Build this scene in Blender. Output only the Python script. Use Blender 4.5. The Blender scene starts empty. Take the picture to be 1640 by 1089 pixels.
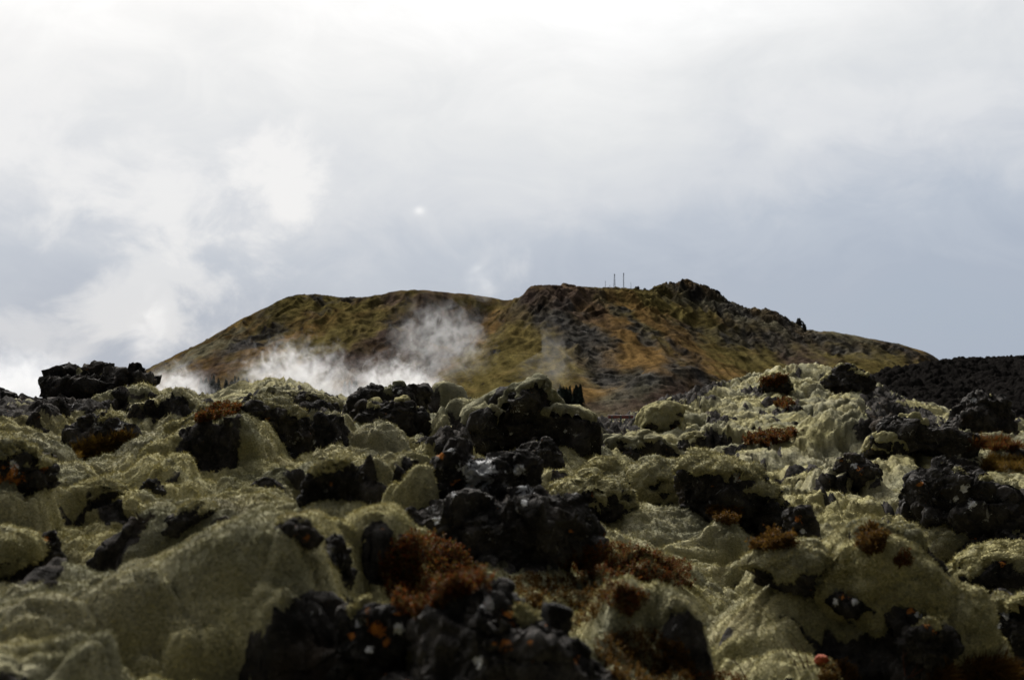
import bpy, bmesh, math, random
import numpy as np
from mathutils import Vector, Matrix
R = math.radians
random.seed(7); rng = np.random.default_rng(7)
SC = bpy.context.scene
COL = SC.collection

# ------------------------------------------------------------------ camera model (photo pixels 1640 x 1089)
F = 2278.0; CX, CY = 820.0, 544.5; CAMZ = 1.5
TILT = math.atan((640.0 - CY) / F)
CT, ST = math.cos(TILT), math.sin(TILT)
def at(px, py, Y):
    """world point on the line of sight through a pixel, at forward distance Y"""
    px = np.asarray(px, float); py = np.asarray(py, float)
    dx = (px - CX) / F; dv = (CY - py) / F
    dy = CT - dv * ST; dz = ST + dv * CT
    k = Y / dy
    return np.stack(np.broadcast_arrays(dx * k, Y + 0 * px, dz * k + CAMZ), -1)
def proj(X, Y, Z):
    z = Z - CAMZ
    d = Y * CT + z * ST
    return CX + F * X / d, CY - F * (z * CT - Y * ST) / d

# ------------------------------------------------------------------ noise (numpy)
_p = np.random.default_rng(3).permutation(256).astype(np.int32)
PERM = np.concatenate([_p, _p, _p])
_g = np.random.default_rng(4).normal(size=(256, 3)); G3 = (_g / np.linalg.norm(_g, axis=1)[:, None]).astype(np.float32)
_a = np.random.default_rng(5).random(256) * 2 * np.pi
G2 = np.stack([np.cos(_a), np.sin(_a)], 1).astype(np.float32)
JIT = np.random.default_rng(6).random((256, 3)).astype(np.float32)
def _f(t): return t * t * t * (t * (t * 6 - 15) + 10)
def perlin2(x, y, s=0):
    x = np.asarray(x, np.float32) + s * 17.31; y = np.asarray(y, np.float32) + s * 9.7
    xi = np.floor(x); yi = np.floor(y); fx = x - xi; fy = y - yi
    xi = xi.astype(np.int32) & 255; yi = yi.astype(np.int32) & 255
    u, v = _f(fx), _f(fy)
    def g(i, j):
        h = PERM[PERM[(xi + i) & 255] + ((yi + j) & 255)]
        return G2[h, 0] * (fx - i) + G2[h, 1] * (fy - j)
    a = g(0, 0); a = a + u * (g(1, 0) - a)
    b = g(0, 1); b = b + u * (g(1, 1) - b)
    return (a + v * (b - a)) * 1.5
def perlin3(p, s=0):
    p = np.asarray(p, np.float32) + np.float32(s * 13.37)
    i = np.floor(p); f = p - i; i = i.astype(np.int32) & 255
    u = _f(f)
    def g(a, b, c):
        h = PERM[PERM[PERM[(i[:, 0] + a) & 255] + ((i[:, 1] + b) & 255)] + ((i[:, 2] + c) & 255)]
        q = G3[h]
        return q[:, 0] * (f[:, 0] - a) + q[:, 1] * (f[:, 1] - b) + q[:, 2] * (f[:, 2] - c)
    r = {}
    for b in (0, 1):
        for c in (0, 1):
            a0 = g(0, b, c); r[b, c] = a0 + u[:, 0] * (g(1, b, c) - a0)
    r0 = r[0, 0] + u[:, 1] * (r[1, 0] - r[0, 0]); r1 = r[0, 1] + u[:, 1] * (r[1, 1] - r[0, 1])
    return (r0 + u[:, 2] * (r1 - r0)) * 1.5
def worley2(x, y, s=0):
    x = np.asarray(x, np.float32) + s * 11.3; y = np.asarray(y, np.float32) + s * 5.9
    xi = np.floor(x).astype(np.int32); yi = np.floor(y).astype(np.int32)
    f1 = np.full(x.shape, 9, np.float32); f2 = f1.copy()
    for i in (-1, 0, 1):
        for j in (-1, 0, 1):
            h = PERM[PERM[(xi + i) & 255] + ((yi + j) & 255)]
            d = np.hypot(xi + i + JIT[h, 0] - x, yi + j + JIT[h, 1] - y)
            f2 = np.minimum(f2, np.maximum(f1, d)); f1 = np.minimum(f1, d)
    return f1, f2
def worley3(p, s=0):
    p = np.asarray(p, np.float32) + np.float32(s * 7.77)
    b = np.floor(p).astype(np.int32)
    f1 = np.full(len(p), 9, np.float32); f2 = f1.copy(); cid = np.zeros(len(p), np.int32)
    for i in (-1, 0, 1):
        for j in (-1, 0, 1):
            for k in (-1, 0, 1):
                c = b + np.array([i, j, k], np.int32)
                h = PERM[PERM[PERM[c[:, 0] & 255] + (c[:, 1] & 255)] + (c[:, 2] & 255)]
                d = np.linalg.norm(c + JIT[h] - p, axis=1)
                cid = np.where(d < f1, h, cid)
                f2 = np.minimum(f2, np.maximum(f1, d)); f1 = np.minimum(f1, d)
    return f1, f2, cid
def worley2id(x, y, s=0):
    x = np.asarray(x, np.float32) + s * 11.3; y = np.asarray(y, np.float32) + s * 5.9
    xi = np.floor(x).astype(np.int32); yi = np.floor(y).astype(np.int32)
    f1 = np.full(x.shape, 9, np.float32); f2 = f1.copy(); cid = np.zeros(x.shape, np.int32); dx = f1.copy(); dy = f1.copy()
    for i in (-1, 0, 1):
        for j in (-1, 0, 1):
            h = PERM[PERM[(xi + i) & 255] + ((yi + j) & 255)]
            ax = x - xi - i - JIT[h, 0]; ay = y - yi - j - JIT[h, 1]; d = np.hypot(ax, ay); m = d < f1
            cid = np.where(m, h, cid); dx = np.where(m, ax, dx); dy = np.where(m, ay, dy)
            f2 = np.minimum(f2, np.maximum(f1, d)); f1 = np.minimum(f1, d)
    return f1, f2, cid, dx, dy
def rough3(p, o=3, s=0):
    return sum((.32 - np.abs(perlin3(p * 2.1 ** k, s + k))) * .5 ** k for k in range(o))
def fbm2(x, y, o=4, s=0):
    return sum(perlin2(x * 2 ** k, y * 2 ** k, s + k) * .5 ** k for k in range(o))
def facets3(p, s=0, groove=.22):
    p = np.asarray(p, np.float32) + np.float32(s * 7.77); b = np.floor(p).astype(np.int32)
    f1 = np.full(len(p), 9, np.float32); f2 = f1.copy(); cid = np.zeros(len(p), np.int32); off = np.zeros_like(p)
    for i in (-1, 0, 1):
        for j in (-1, 0, 1):
            for k in (-1, 0, 1):
                c = b + np.array([i, j, k], np.int32); h = PERM[PERM[PERM[c[:, 0] & 255] + (c[:, 1] & 255)] + (c[:, 2] & 255)]
                o = p - c - JIT[h]; d = np.linalg.norm(o, axis=1); m = d < f1
                cid = np.where(m, h, cid); off = np.where(m[:, None], o, off)
                f2 = np.minimum(f2, np.maximum(f1, d)); f1 = np.minimum(f1, d)
    e = f2 - f1
    return ((off * G3[cid]).sum(1) * 1.0 + (JIT[cid, 0] - .5) * .45) * sst(0, .06, e) - groove * np.exp(-(e / .05) ** 2)
def fbm3(p, o=4, s=0):
    return sum(perlin3(p * 2 ** k, s + k) * .5 ** k for k in range(o))
def sst(a, b, x):
    t = np.clip((x - a) / (b - a), 0, 1); return t * t * (3 - 2 * t)
def inpoly(px, py, poly):
    px = np.asarray(px); py = np.asarray(py); r = np.zeros(px.shape, bool); n = len(poly)
    for i in range(n):
        x1, y1 = poly[i]; x2, y2 = poly[(i + 1) % n]
        if y1 == y2: continue
        c = ((y1 > py) != (y2 > py)) & (px < (x2 - x1) * (py - y1) / (y2 - y1) + x1)
        r ^= c
    return r

# ------------------------------------------------------------------ mesh helpers
def mesh(name, V, T, mats, attrs=None, smooth=True, midx=None, parent=None, loc=None):
    """V (n,3) world coords, T list of (faces array m x k)"""
    V = np.asarray(V, np.float32)
    if loc is not None: V = V - np.asarray(loc, np.float32)
    me = bpy.data.meshes.new(name)
    Ts = T if isinstance(T, list) else [T]
    Ts = [np.asarray(t, np.int32) for t in Ts if len(t)]
    nl = sum(t.size for t in Ts); nf = sum(len(t) for t in Ts)
    me.vertices.add(len(V)); me.vertices.foreach_set('co', V.ravel())
    me.loops.add(nl); me.loops.foreach_set('vertex_index', np.concatenate([t.ravel() for t in Ts]))
    me.polygons.add(nf)
    tot = np.concatenate([np.full(len(t), t.shape[1], np.int32) for t in Ts])
    st = np.concatenate([[0], np.cumsum(tot)[:-1]]).astype(np.int32)
    me.polygons.foreach_set('loop_start', st)
    if midx is not None: me.polygons.foreach_set('material_index', np.asarray(midx, np.int32))
    me.polygons.foreach_set('use_smooth', np.full(nf, smooth, bool))
    for m in (mats if isinstance(mats, (list, tuple)) else [mats]): me.materials.append(m)
    for k, a in (attrs or {}).items():
        a = np.asarray(a, np.float32)
        if a.ndim == 1:
            at_ = me.attributes.new(k, 'FLOAT', 'POINT'); at_.data.foreach_set('value', a)
        else:
            if a.shape[1] == 3: a = np.concatenate([a, np.ones((len(a), 1), np.float32)], 1)
            at_ = me.attributes.new(k, 'FLOAT_COLOR', 'POINT'); at_.data.foreach_set('color', a.ravel())
    me.update(calc_edges=True); me.validate()
    o = bpy.data.objects.new(name, me); COL.objects.link(o)
    if loc is not None and parent is None: o.location = loc
    if parent is not None: o.parent = parent
    return o
def tag(o, label=None, cat=None, group=None, kind=None):
    if label: o['label'] = label
    if cat: o['category'] = cat
    if group: o['group'] = group
    if kind: o['kind'] = kind
    return o
def gridfaces(nr, nc):
    i = np.arange(nr * nc, dtype=np.int32).reshape(nr, nc)
    return np.stack([i[:-1, :-1], i[:-1, 1:], i[1:, 1:], i[1:, :-1]], -1).reshape(-1, 4)
def ico(level):
    bm = bmesh.new(); bmesh.ops.create_icosphere(bm, subdivisions=level, radius=1)
    V = np.array([v.co[:] for v in bm.verts], np.float32)
    T = np.array([[v.index for v in f.verts] for f in bm.faces], np.int32); bm.free()
    return V, T
ICO = {}
def get_ico(l):
    if l not in ICO: ICO[l] = ico(l)
    return ICO[l]
def vnormals(V, T):
    a, b, c = V[T[:, 0]], V[T[:, 1]], V[T[:, 2]]
    fn = np.cross(b - a, c - a); N = np.zeros_like(V)
    for k in range(3):
        for ax in range(3):
            N[:, ax] += np.bincount(T[:, k], weights=fn[:, ax], minlength=len(V))
    return N / (np.linalg.norm(N, axis=1)[:, None] + 1e-9)

# ------------------------------------------------------------------ node helpers
class NT:
    def __init__(s, nt): s.t = nt; s.l = nt.links
    def n(s, ty, **kw):
        x = s.t.nodes.new(ty)
        for k, v in kw.items():
            if k == 'i':
                for a, b in v.items():
                    sock = x.inputs[a]
                    if hasattr(b, 'links') or isinstance(b, bpy.types.NodeSocket): s.l.new(b, sock)
                    else: sock.default_value = b
            else: setattr(x, k, v)
        return x
    def math(s, op, a, b=0.0, c=None, clamp=False):
        i = {0: a, 1: b}
        if c is not None: i[2] = c
        return s.n('ShaderNodeMath', operation=op, use_clamp=clamp, i=i).outputs[0]
    def noise(s, vec, scale, detail=3, rough=.55, dist=0.0):
        return s.n('ShaderNodeTexNoise', i={'Vector': vec, 'Scale': scale, 'Detail': detail, 'Roughness': rough, 'Distortion': dist}).outputs['Fac']
    def ramp(s, f, lo, hi, a=0.0, b=1.0):
        return s.n('ShaderNodeMapRange', clamp=True, interpolation_type='SMOOTHSTEP', i={0: f, 1: lo, 2: hi, 3: a, 4: b}).outputs[0]
    def mix(s, f, a, b, mode='MIX'):
        x = s.n('ShaderNodeMix', data_type='RGBA', blend_type=mode)
        for k, v in ((0, f), (6, a), (7, b)):
            if isinstance(v, bpy.types.NodeSocket): s.l.new(v, x.inputs[k])
            else: x.inputs[k].default_value = (tuple(v) + (1.0,))[:4] if k > 0 else v
        return x.outputs[2]
    def attr(s, name, out='Fac'):
        return s.n('ShaderNodeAttribute', attribute_name=name).outputs[out]
def newmat(name):
    m = bpy.data.materials.new(name); m.use_nodes = True
    t = NT(m.node_tree); b = m.node_tree.nodes['Principled BSDF']
    b.inputs['Roughness'].default_value = .9
    b.inputs['Specular IOR Level'].default_value = .25
    return m, t, b
def set_(t, b, k, v):
    if isinstance(v, bpy.types.NodeSocket): t.l.new(v, b.inputs[k])
    else: b.inputs[k].default_value = (tuple(v) + (1.0,))[:4] if isinstance(v, tuple) and len(v) == 3 and k == 'Base Color' else v

def moss_color(t, P):
    big = t.noise(P, .55, 4, .65); mid = t.noise(P, 3.2, 4, .65)
    c = t.mix(t.ramp(big, .36, .64), (.365, .330, .172), (.342, .320, .222))
    c = t.mix(t.ramp(mid, .42, .72, 0, .55), c, (.21, .195, .084))
    pale = t.noise(P, 7.0, 3)
    c = t.mix(t.ramp(pale, .55, .75, 0, .5), c, (.49, .46, .325))
    gg = t.noise(P, 1.1, 4, .65)
    c = t.mix(t.ramp(gg, .46, .64, 0, .75), c, (.172, .170, .115))
    br = t.noise(P, 1.7, 2)
    c = t.mix(t.ramp(br, .62, .78, 0, .45), c, (.20, .165, .11))
    sp = t.noise(P, 105, 3, .65)
    c = t.mix(t.ramp(sp, .38, .58, .5, 0), c, t.mix(1.0, c, (.42, .42, .36), 'MULTIPLY'))  # gaps between fibres darkened: their shade is put into the colour
    return c, sp
def moss_bump(t, P, sp, far=False):
    b0 = t.n('ShaderNodeBump', i={'Strength': .9, 'Distance': .13, 'Height': t.noise(P, 5.0, 6, .66, .8)}).outputs[0]
    b1 = t.n('ShaderNodeBump', i={'Strength': 1., 'Distance': .032, 'Height': t.noise(P, 21, 3, .6), 'Normal': b0}).outputs[0]
    return t.n('ShaderNodeBump', i={'Strength': 1., 'Distance': .016, 'Height': sp, 'Normal': b1}).outputs[0]
def rock_color(t, P, white=.0, orange=.0):
    n = t.noise(P, 5, 5, .65); m = t.noise(P, 34, 3, .7)
    c = t.mix(t.ramp(n, .35, .7), (.019, .018, .0172), (.075, .068, .062))
    c = t.mix(t.ramp(m, .50, .75, 0, .6), c, (.115, .108, .104))
    c = t.mix(t.ramp(t.noise(P, 2.2, 3), .55, .75, 0, .55), c, (.060, .044, .030))
    lw = t.noise(P, 9, 5, .72, .6)
    thr = .78 - .19 * white
    wf = t.ramp(lw, thr - .03, thr + .05, 0, .75)
    wa = t.ramp(t.math('ADD', t.attr('white'), t.math('MULTIPLY', t.math('SUBTRACT', t.noise(P, 15, 6, .75, .5), .5), 3.4)), .55, .72, 0, .9)
    wf = t.math('MAXIMUM', wf, wa)
    c = t.mix(wf, c, t.mix(wa, (.40, .395, .385), (.80, .80, .81)))
    P2 = t.n('ShaderNodeMapping', i={'Vector': P, 'Location': (7.1, 3.3, 1.7)}).outputs[0]
    lo = t.noise(P2, 9.5, 4, .65, .4)
    thr = .83 - .17 * orange
    of = t.ramp(lo, thr - .02, thr + .05, 0, .9)
    oa = t.ramp(t.math('ADD', t.attr('orange'), t.math('MULTIPLY', t.math('SUBTRACT', t.noise(P2, 15, 6, .75, .6), .5), 4.5)), .72, .95, 0, .9)
    of = t.math('MAXIMUM', of, oa)
    c = t.mix(of, c, t.mix(m, (.46, .14, .025), (.60, .26, .07)))
    return c, n, m
def rock_bump(t, P, n, m):
    v = t.noise(P, 13, 7, .74, .3); cr_ = t.n('ShaderNodeTexVoronoi', feature='DISTANCE_TO_EDGE', i={'Vector': P, 'Scale': 4.2}).outputs['Distance']
    b1 = t.n('ShaderNodeBump', i={'Strength': 1., 'Distance': .055, 'Height': t.math('ADD', v, t.ramp(cr_, .0, .035, 0, .45))}).outputs[0]
    return t.n('ShaderNodeBump', i={'Strength': 1., 'Distance': .022, 'Height': m, 'Normal': b1}).outputs[0]
def coords(t, rnd=True):
    o = t.n('ShaderNodeTexCoord').outputs['Object']
    if not rnd: return o
    r = t.n('ShaderNodeObjectInfo').outputs['Random']
    cmb = t.n('ShaderNodeCombineXYZ', i={0: t.math('MULTIPLY', r, 37.0), 1: t.math('MULTIPLY', r, 91.0), 2: t.math('MULTIPLY', r, 13.0)}).outputs[0]
    return t.n('ShaderNodeVectorMath', operation='ADD', i={0: o, 1: cmb}).outputs[0]

def make_moss():
    m, t, b = newmat('moss'); P = coords(t)
    c, sp = moss_color(t, P); set_(t, b, 'Base Color', c); set_(t, b, 'Normal', moss_bump(t, P, sp))
    set_(t, b, 'Roughness', 1.0); set_(t, b, 'Specular IOR Level', .0)
    return m
def make_fiber():
    m, t, b = newmat('moss_fibre'); P = coords(t, False)
    c, sp = moss_color(t, P)
    rnd = t.n('ShaderNodeNewGeometry').outputs['Random Per Island']
    c2 = t.mix(rnd, t.mix(1.0, c, (.80, .80, .74), 'MULTIPLY'), t.mix(1.0, c, (1.38, 1.36, 1.28), 'MULTIPLY'))
    set_(t, b, 'Base Color', c2); set_(t, b, 'Roughness', 1.0); set_(t, b, 'Specular IOR Level', .0)
    return m
def make_rock(name, white, orange):
    m, t, b = newmat(name); P = coords(t)
    c, n, mm = rock_color(t, P, white, orange); set_(t, b, 'Base Color', c); set_(t, b, 'Normal', rock_bump(t, P, n, mm))
    set_(t, b, 'Roughness', .9); set_(t, b, 'Specular IOR Level', .03)
    return m
def make_ground():
    m, t, b = newmat('moss_and_lava'); P = coords(t, False)
    c, sp = moss_color(t, P); rc, n, mm = rock_color(t, P, .35, .25)
    rk = t.math('ADD', t.attr('rock'), t.math('MULTIPLY', t.math('SUBTRACT', t.noise(P, 11, 4, .7), .5), .7))
    f = t.ramp(rk, .42, .58)
    set_(t, b, 'Base Color', t.mix(f, c, rc))
    nm = t.n('ShaderNodeMix', data_type='VECTOR', i={0: f, 4: moss_bump(t, P, sp), 5: rock_bump(t, P, n, mm)}).outputs[1]
    set_(t, b, 'Normal', nm); set_(t, b, 'Roughness', 1.0); set_(t, b, 'Specular IOR Level', .01)
    return m
M_MOSS = make_moss(); M_FIB = make_fiber(); M_GROUND = make_ground()
M_ROCK = {k: make_rock('lava_rock_' + k, *v) for k, v in
          dict(plain=(.25, .0), white=(.75, .15), orange=(.55, .8), dark=(.0, .0)).items()}

# ------------------------------------------------------------------ RBF surface through (px, py, Y) points
class Surf:
    def __init__(s, pts, su=80., sv=.12, c=.6):
        pts = np.array(pts, float); P = at(pts[:, 0], pts[:, 1], pts[:, 2])
        s.su, s.sv, s.c = su, sv, c
        s.q = np.stack([P[:, 0] / P[:, 1] * F / su, np.log(P[:, 1]) / sv], 1)
        n = len(pts); D = np.sqrt(((s.q[:, None] - s.q[None]) ** 2).sum(-1) + c * c)
        A = np.zeros((n + 3, n + 3)); A[:n, :n] = D + np.eye(n) * -.02
        A[:n, n] = 1; A[:n, n + 1:] = s.q; A[n, :n] = 1; A[n + 1:, :n] = s.q.T
        s.w = np.linalg.solve(A, np.concatenate([P[:, 2] / P[:, 1] - CAMZ / P[:, 1], [0, 0, 0]]))
    def grid(s, a, lnY):
        """slope (z-camz)/Y on the outer grid lnY x a"""
        u = a * F / s.su; v = lnY / s.sv; n = len(s.q)
        out = np.empty((len(v), len(u)), np.float32)
        for i, vv in enumerate(v):
            D = np.sqrt((u[:, None] - s.q[None, :, 0]) ** 2 + (vv - s.q[None, :, 1]) ** 2 + s.c ** 2)
            out[i] = D @ s.w[:n] + s.w[n] + u * s.w[n + 1] + vv * s.w[n + 2]
        return out
def upsample(G, xs, ys, X, Y):
    A = np.empty((G.shape[0], len(X)), np.float32)
    for i in range(G.shape[0]): A[i] = np.interp(X, xs, G[i])
    j = np.clip(np.searchsorted(ys, Y) - 1, 0, len(ys) - 2); f = ((Y - ys[j]) / (ys[j + 1] - ys[j]))[:, None].astype(np.float32)
    return A[j] * (1 - f) + A[j + 1] * f
# ================================================================== GROUND: the mossy lava field
GP = [
 # in front of / below the frame
 (-400,1250,2.6),(0,1300,2.6),(400,1300,3.0),(800,1300,2.8),(1200,1300,3.4),(1640,1300,4.6),(2050,1300,5.0),
 # mound at lower left
 (-250,1000,4.0),(0,1089,3.7),(200,1089,3.9),(400,1089,4.1),(520,1089,4.1),(0,1000,4.2),(200,1000,4.4),(400,960,4.8),(470,910,5.0),
 (-250,920,4.7),(-100,920,4.7),(0,925,4.8),(100,935,4.85),(180,928,4.95),(260,890,5.1),(330,842,5.25),(430,814,5.35),(520,810,5.45),(600,812,5.5),(650,850,5.35),(690,890,5.3),
 (560,960,4.9),(600,1010,4.5),(680,1020,4.4),
 # hollow behind it and the slope beyond
 (-50,945,5.7),(50,945,5.8),(190,925,6.0),(300,895,6.3),(420,850,6.6),(520,845,6.6),
 (-150,860,6.8),(100,870,6.7),(230,845,6.9),(0,805,7.3),(150,802,7.5),(60,790,7.6),(300,790,8.0),(400,800,7.7),(480,795,7.5),(250,770,8.7),(100,750,8.7),(0,735,8.8),(-150,730,8.8),(350,762,9.2),(430,752,9.6),
 (180,760,9.0),(200,738,9.7),(240,708,10.6),(300,682,12),(350,668,13.2),(130,730,10.7),(60,712,11.2),(0,692,12.2),(-150,690,12.2),(100,692,12.7),(200,668,14.2),(50,672,15.2),(0,674,16.2),(150,655,17.2),(250,646,17.5),(320,648,16.8),
 (0,665,22),(150,663,22),(300,664,22),(-200,665,24),(0,660,40),(300,660,40),(-300,660,60),
 # centre
 (480,694,13),(540,702,12.2),(600,694,13.6),(460,660,18),(520,668,17),(500,646,24),(430,643,24),(560,664,20),(480,722,11.2),(560,738,10),(620,724,11.6),(700,742,10.2),(640,785,7.7),(520,770,8.7),(560,800,7.2),
 (830,748,10.7),(870,724,13.2),(900,742,11.7),(960,728,14.2),(900,712,15.7),(1000,704,20),(950,698,24),(1000,690,45),(800,720,13),(720,712,13.5),(760,690,18),(700,668,22),(820,665,24),(600,660,34),(800,662,45),
 (620,900,5.9),(780,930,5.6),(930,892,6.7),(700,960,5.2),(850,980,5.1),(720,900,5.9),
 (740,1089,4.0),(900,1089,3.9),(1000,1089,4.3),(1000,985,5.6),(1080,1040,5.2),(960,930,6.3),(1060,925,6.7),(1110,970,6.7),
 # broad mossy slope running down to the right
 (940,832,9.6),(1050,822,10.3),(1130,842,10),(1190,882,9.3),(1000,872,8.6),(1100,892,8.6),(1200,932,8.2),(1300,900,9.0),(1310,952,8.4),(1150,962,7.6),(1250,1010,7.2),(1350,990,7.8),(1430,1015,7.6),(1470,1068,7.2),(1350,1080,6.4),(1200,1085,5.9),(1120,1089,5.3),
 (1560,1120,7.4),(1500,1140,7.3),(1640,1040,9),(1590,1080,8.4),(1850,1050,9),(1500,1030,9.5),(1400,1000,9.6),
 (1100,802,12),(1000,792,12.5),(1200,852,11),(1280,872,11),(1330,832,13),(1400,802,15),(1440,852,13.5),(1500,882,12),(1560,895,11.5),(1640,905,11),(1640,880,12),(1850,890,12),
 (1280,800,15.5),(1350,772,18),(1420,742,20.5),(1500,732,22),(1600,772,19),(1640,802,16),(1250,742,21),(1150,742,20),(1080,747,18),(1000,752,16),(1050,722,22),(1150,707,26),(1300,702,27),(1400,702,26),(1550,722,25.5),(1640,742,23),(1850,750,22),
 (1640,692,34),(1560,692,34),(1600,684,42),(1850,690,36),(1700,690,60),
 # the mossy hill at right
 (1000,702,31),(985,698,27),(1015,694,34),(1050,668,34),(1030,684,30),(1060,652,38),(1100,636,40),(1150,618,43),(1220,604,45.5),(1290,597,46.5),(1350,602,46.5),(1400,622,45.5),(1450,642,44.5),(1500,664,43),(1150,662,34),(1250,642,37.5),(1350,642,38.5),(1430,667,36.5),(1250,682,30.5),(1360,674,32.5),(1200,625,41),(1300,620,42),
 (1300,640,62),(1200,650,62),(1100,664,62),(1450,668,62),(1000,684,80),(1300,665,100),(1600,672,100),(600,668,100),(0,668,100),(-300,668,100),(1900,672,100),
]
# zones of bare clinker (photo pixels): rubble among the moss, and one hollow's shade
RUBBLE = [[(955,700),(1000,668),(1060,640),(1120,612),(1170,600),(1150,625),(1110,640),(1060,655),(1020,685),(990,700)],
          [(1380,640),(1400,615),(1470,650),(1530,690),(1560,725),(1500,735),(1420,700),(1395,670)],
          [(385,655),(400,640),(450,628),(520,635),(560,650),(560,668),(480,656)],
          [(650,712),(760,665),(900,640),(990,665),(960,712),(800,716)],
          [(380,1100),(400,1030),(450,985),(500,960),(560,975),(640,1000),(640,1100)],  # lower-left hollow: rocks, plus its black shade put into the rock colour
          [(700,900),(720,840),(780,790),(900,800),(935,880),(900,920)],
          [(1480,1089),(1470,1040),(1420,990),(1330,965),(1330,940),(1420,950),(1560,1010),(1640,960),(1700,1089)],
          [(0,935),(0,880),(60,860),(100,890),(95,935)],
          [(-60,668),(-40,640),(60,640),(120,625),(240,630),(160,660),(100,668)]]
aF = 0.375
ain = np.linspace(-aF, aF, 760)
aout = aF + .0011 * np.cumsum(np.linspace(1, 26, 70))
A = np.concatenate([-aout[::-1], ain, aout])
v0, v1, v2 = math.log(2.1), math.log(14.0), math.log(120.0)
LV = np.concatenate([np.linspace(v0, v1, 980, endpoint=False), np.linspace(v1, v2, 660), np.linspace(v2, math.log(700.), 260)[1:], np.linspace(math.log(700.), math.log(9000.), 60)[1:]])
GS = Surf(GP)
ca = np.linspace(A[0], A[-1], 260); cl = np.linspace(LV[0], math.log(122.), 260)
SL = upsample(GS.grid(ca, cl), ca, cl, A, np.minimum(LV, math.log(121.)))
Yg = np.exp(LV)[:, None].astype(np.float32); Xg = (Yg * A[None]).astype(np.float32); Yg = np.broadcast_to(Yg, Xg.shape).copy()
Zg = SL * Yg
far = sst(math.log(58.), math.log(150.), LV)[:, None]
plain = -7.0 - 10.0 * sst(200, 650, Yg) + 1.3 * fbm2(Xg / 11, Yg / 13, 4, 15) * (Yg < 900) + 1.2 * perlin2(Xg / 60, Yg / 60, 3) * (Yg < 1200) + .25 * perlin2(Xg / 7, Yg / 7, 4) * (Yg < 400)
Zg = Zg * (1 - far) + plain * far
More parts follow.
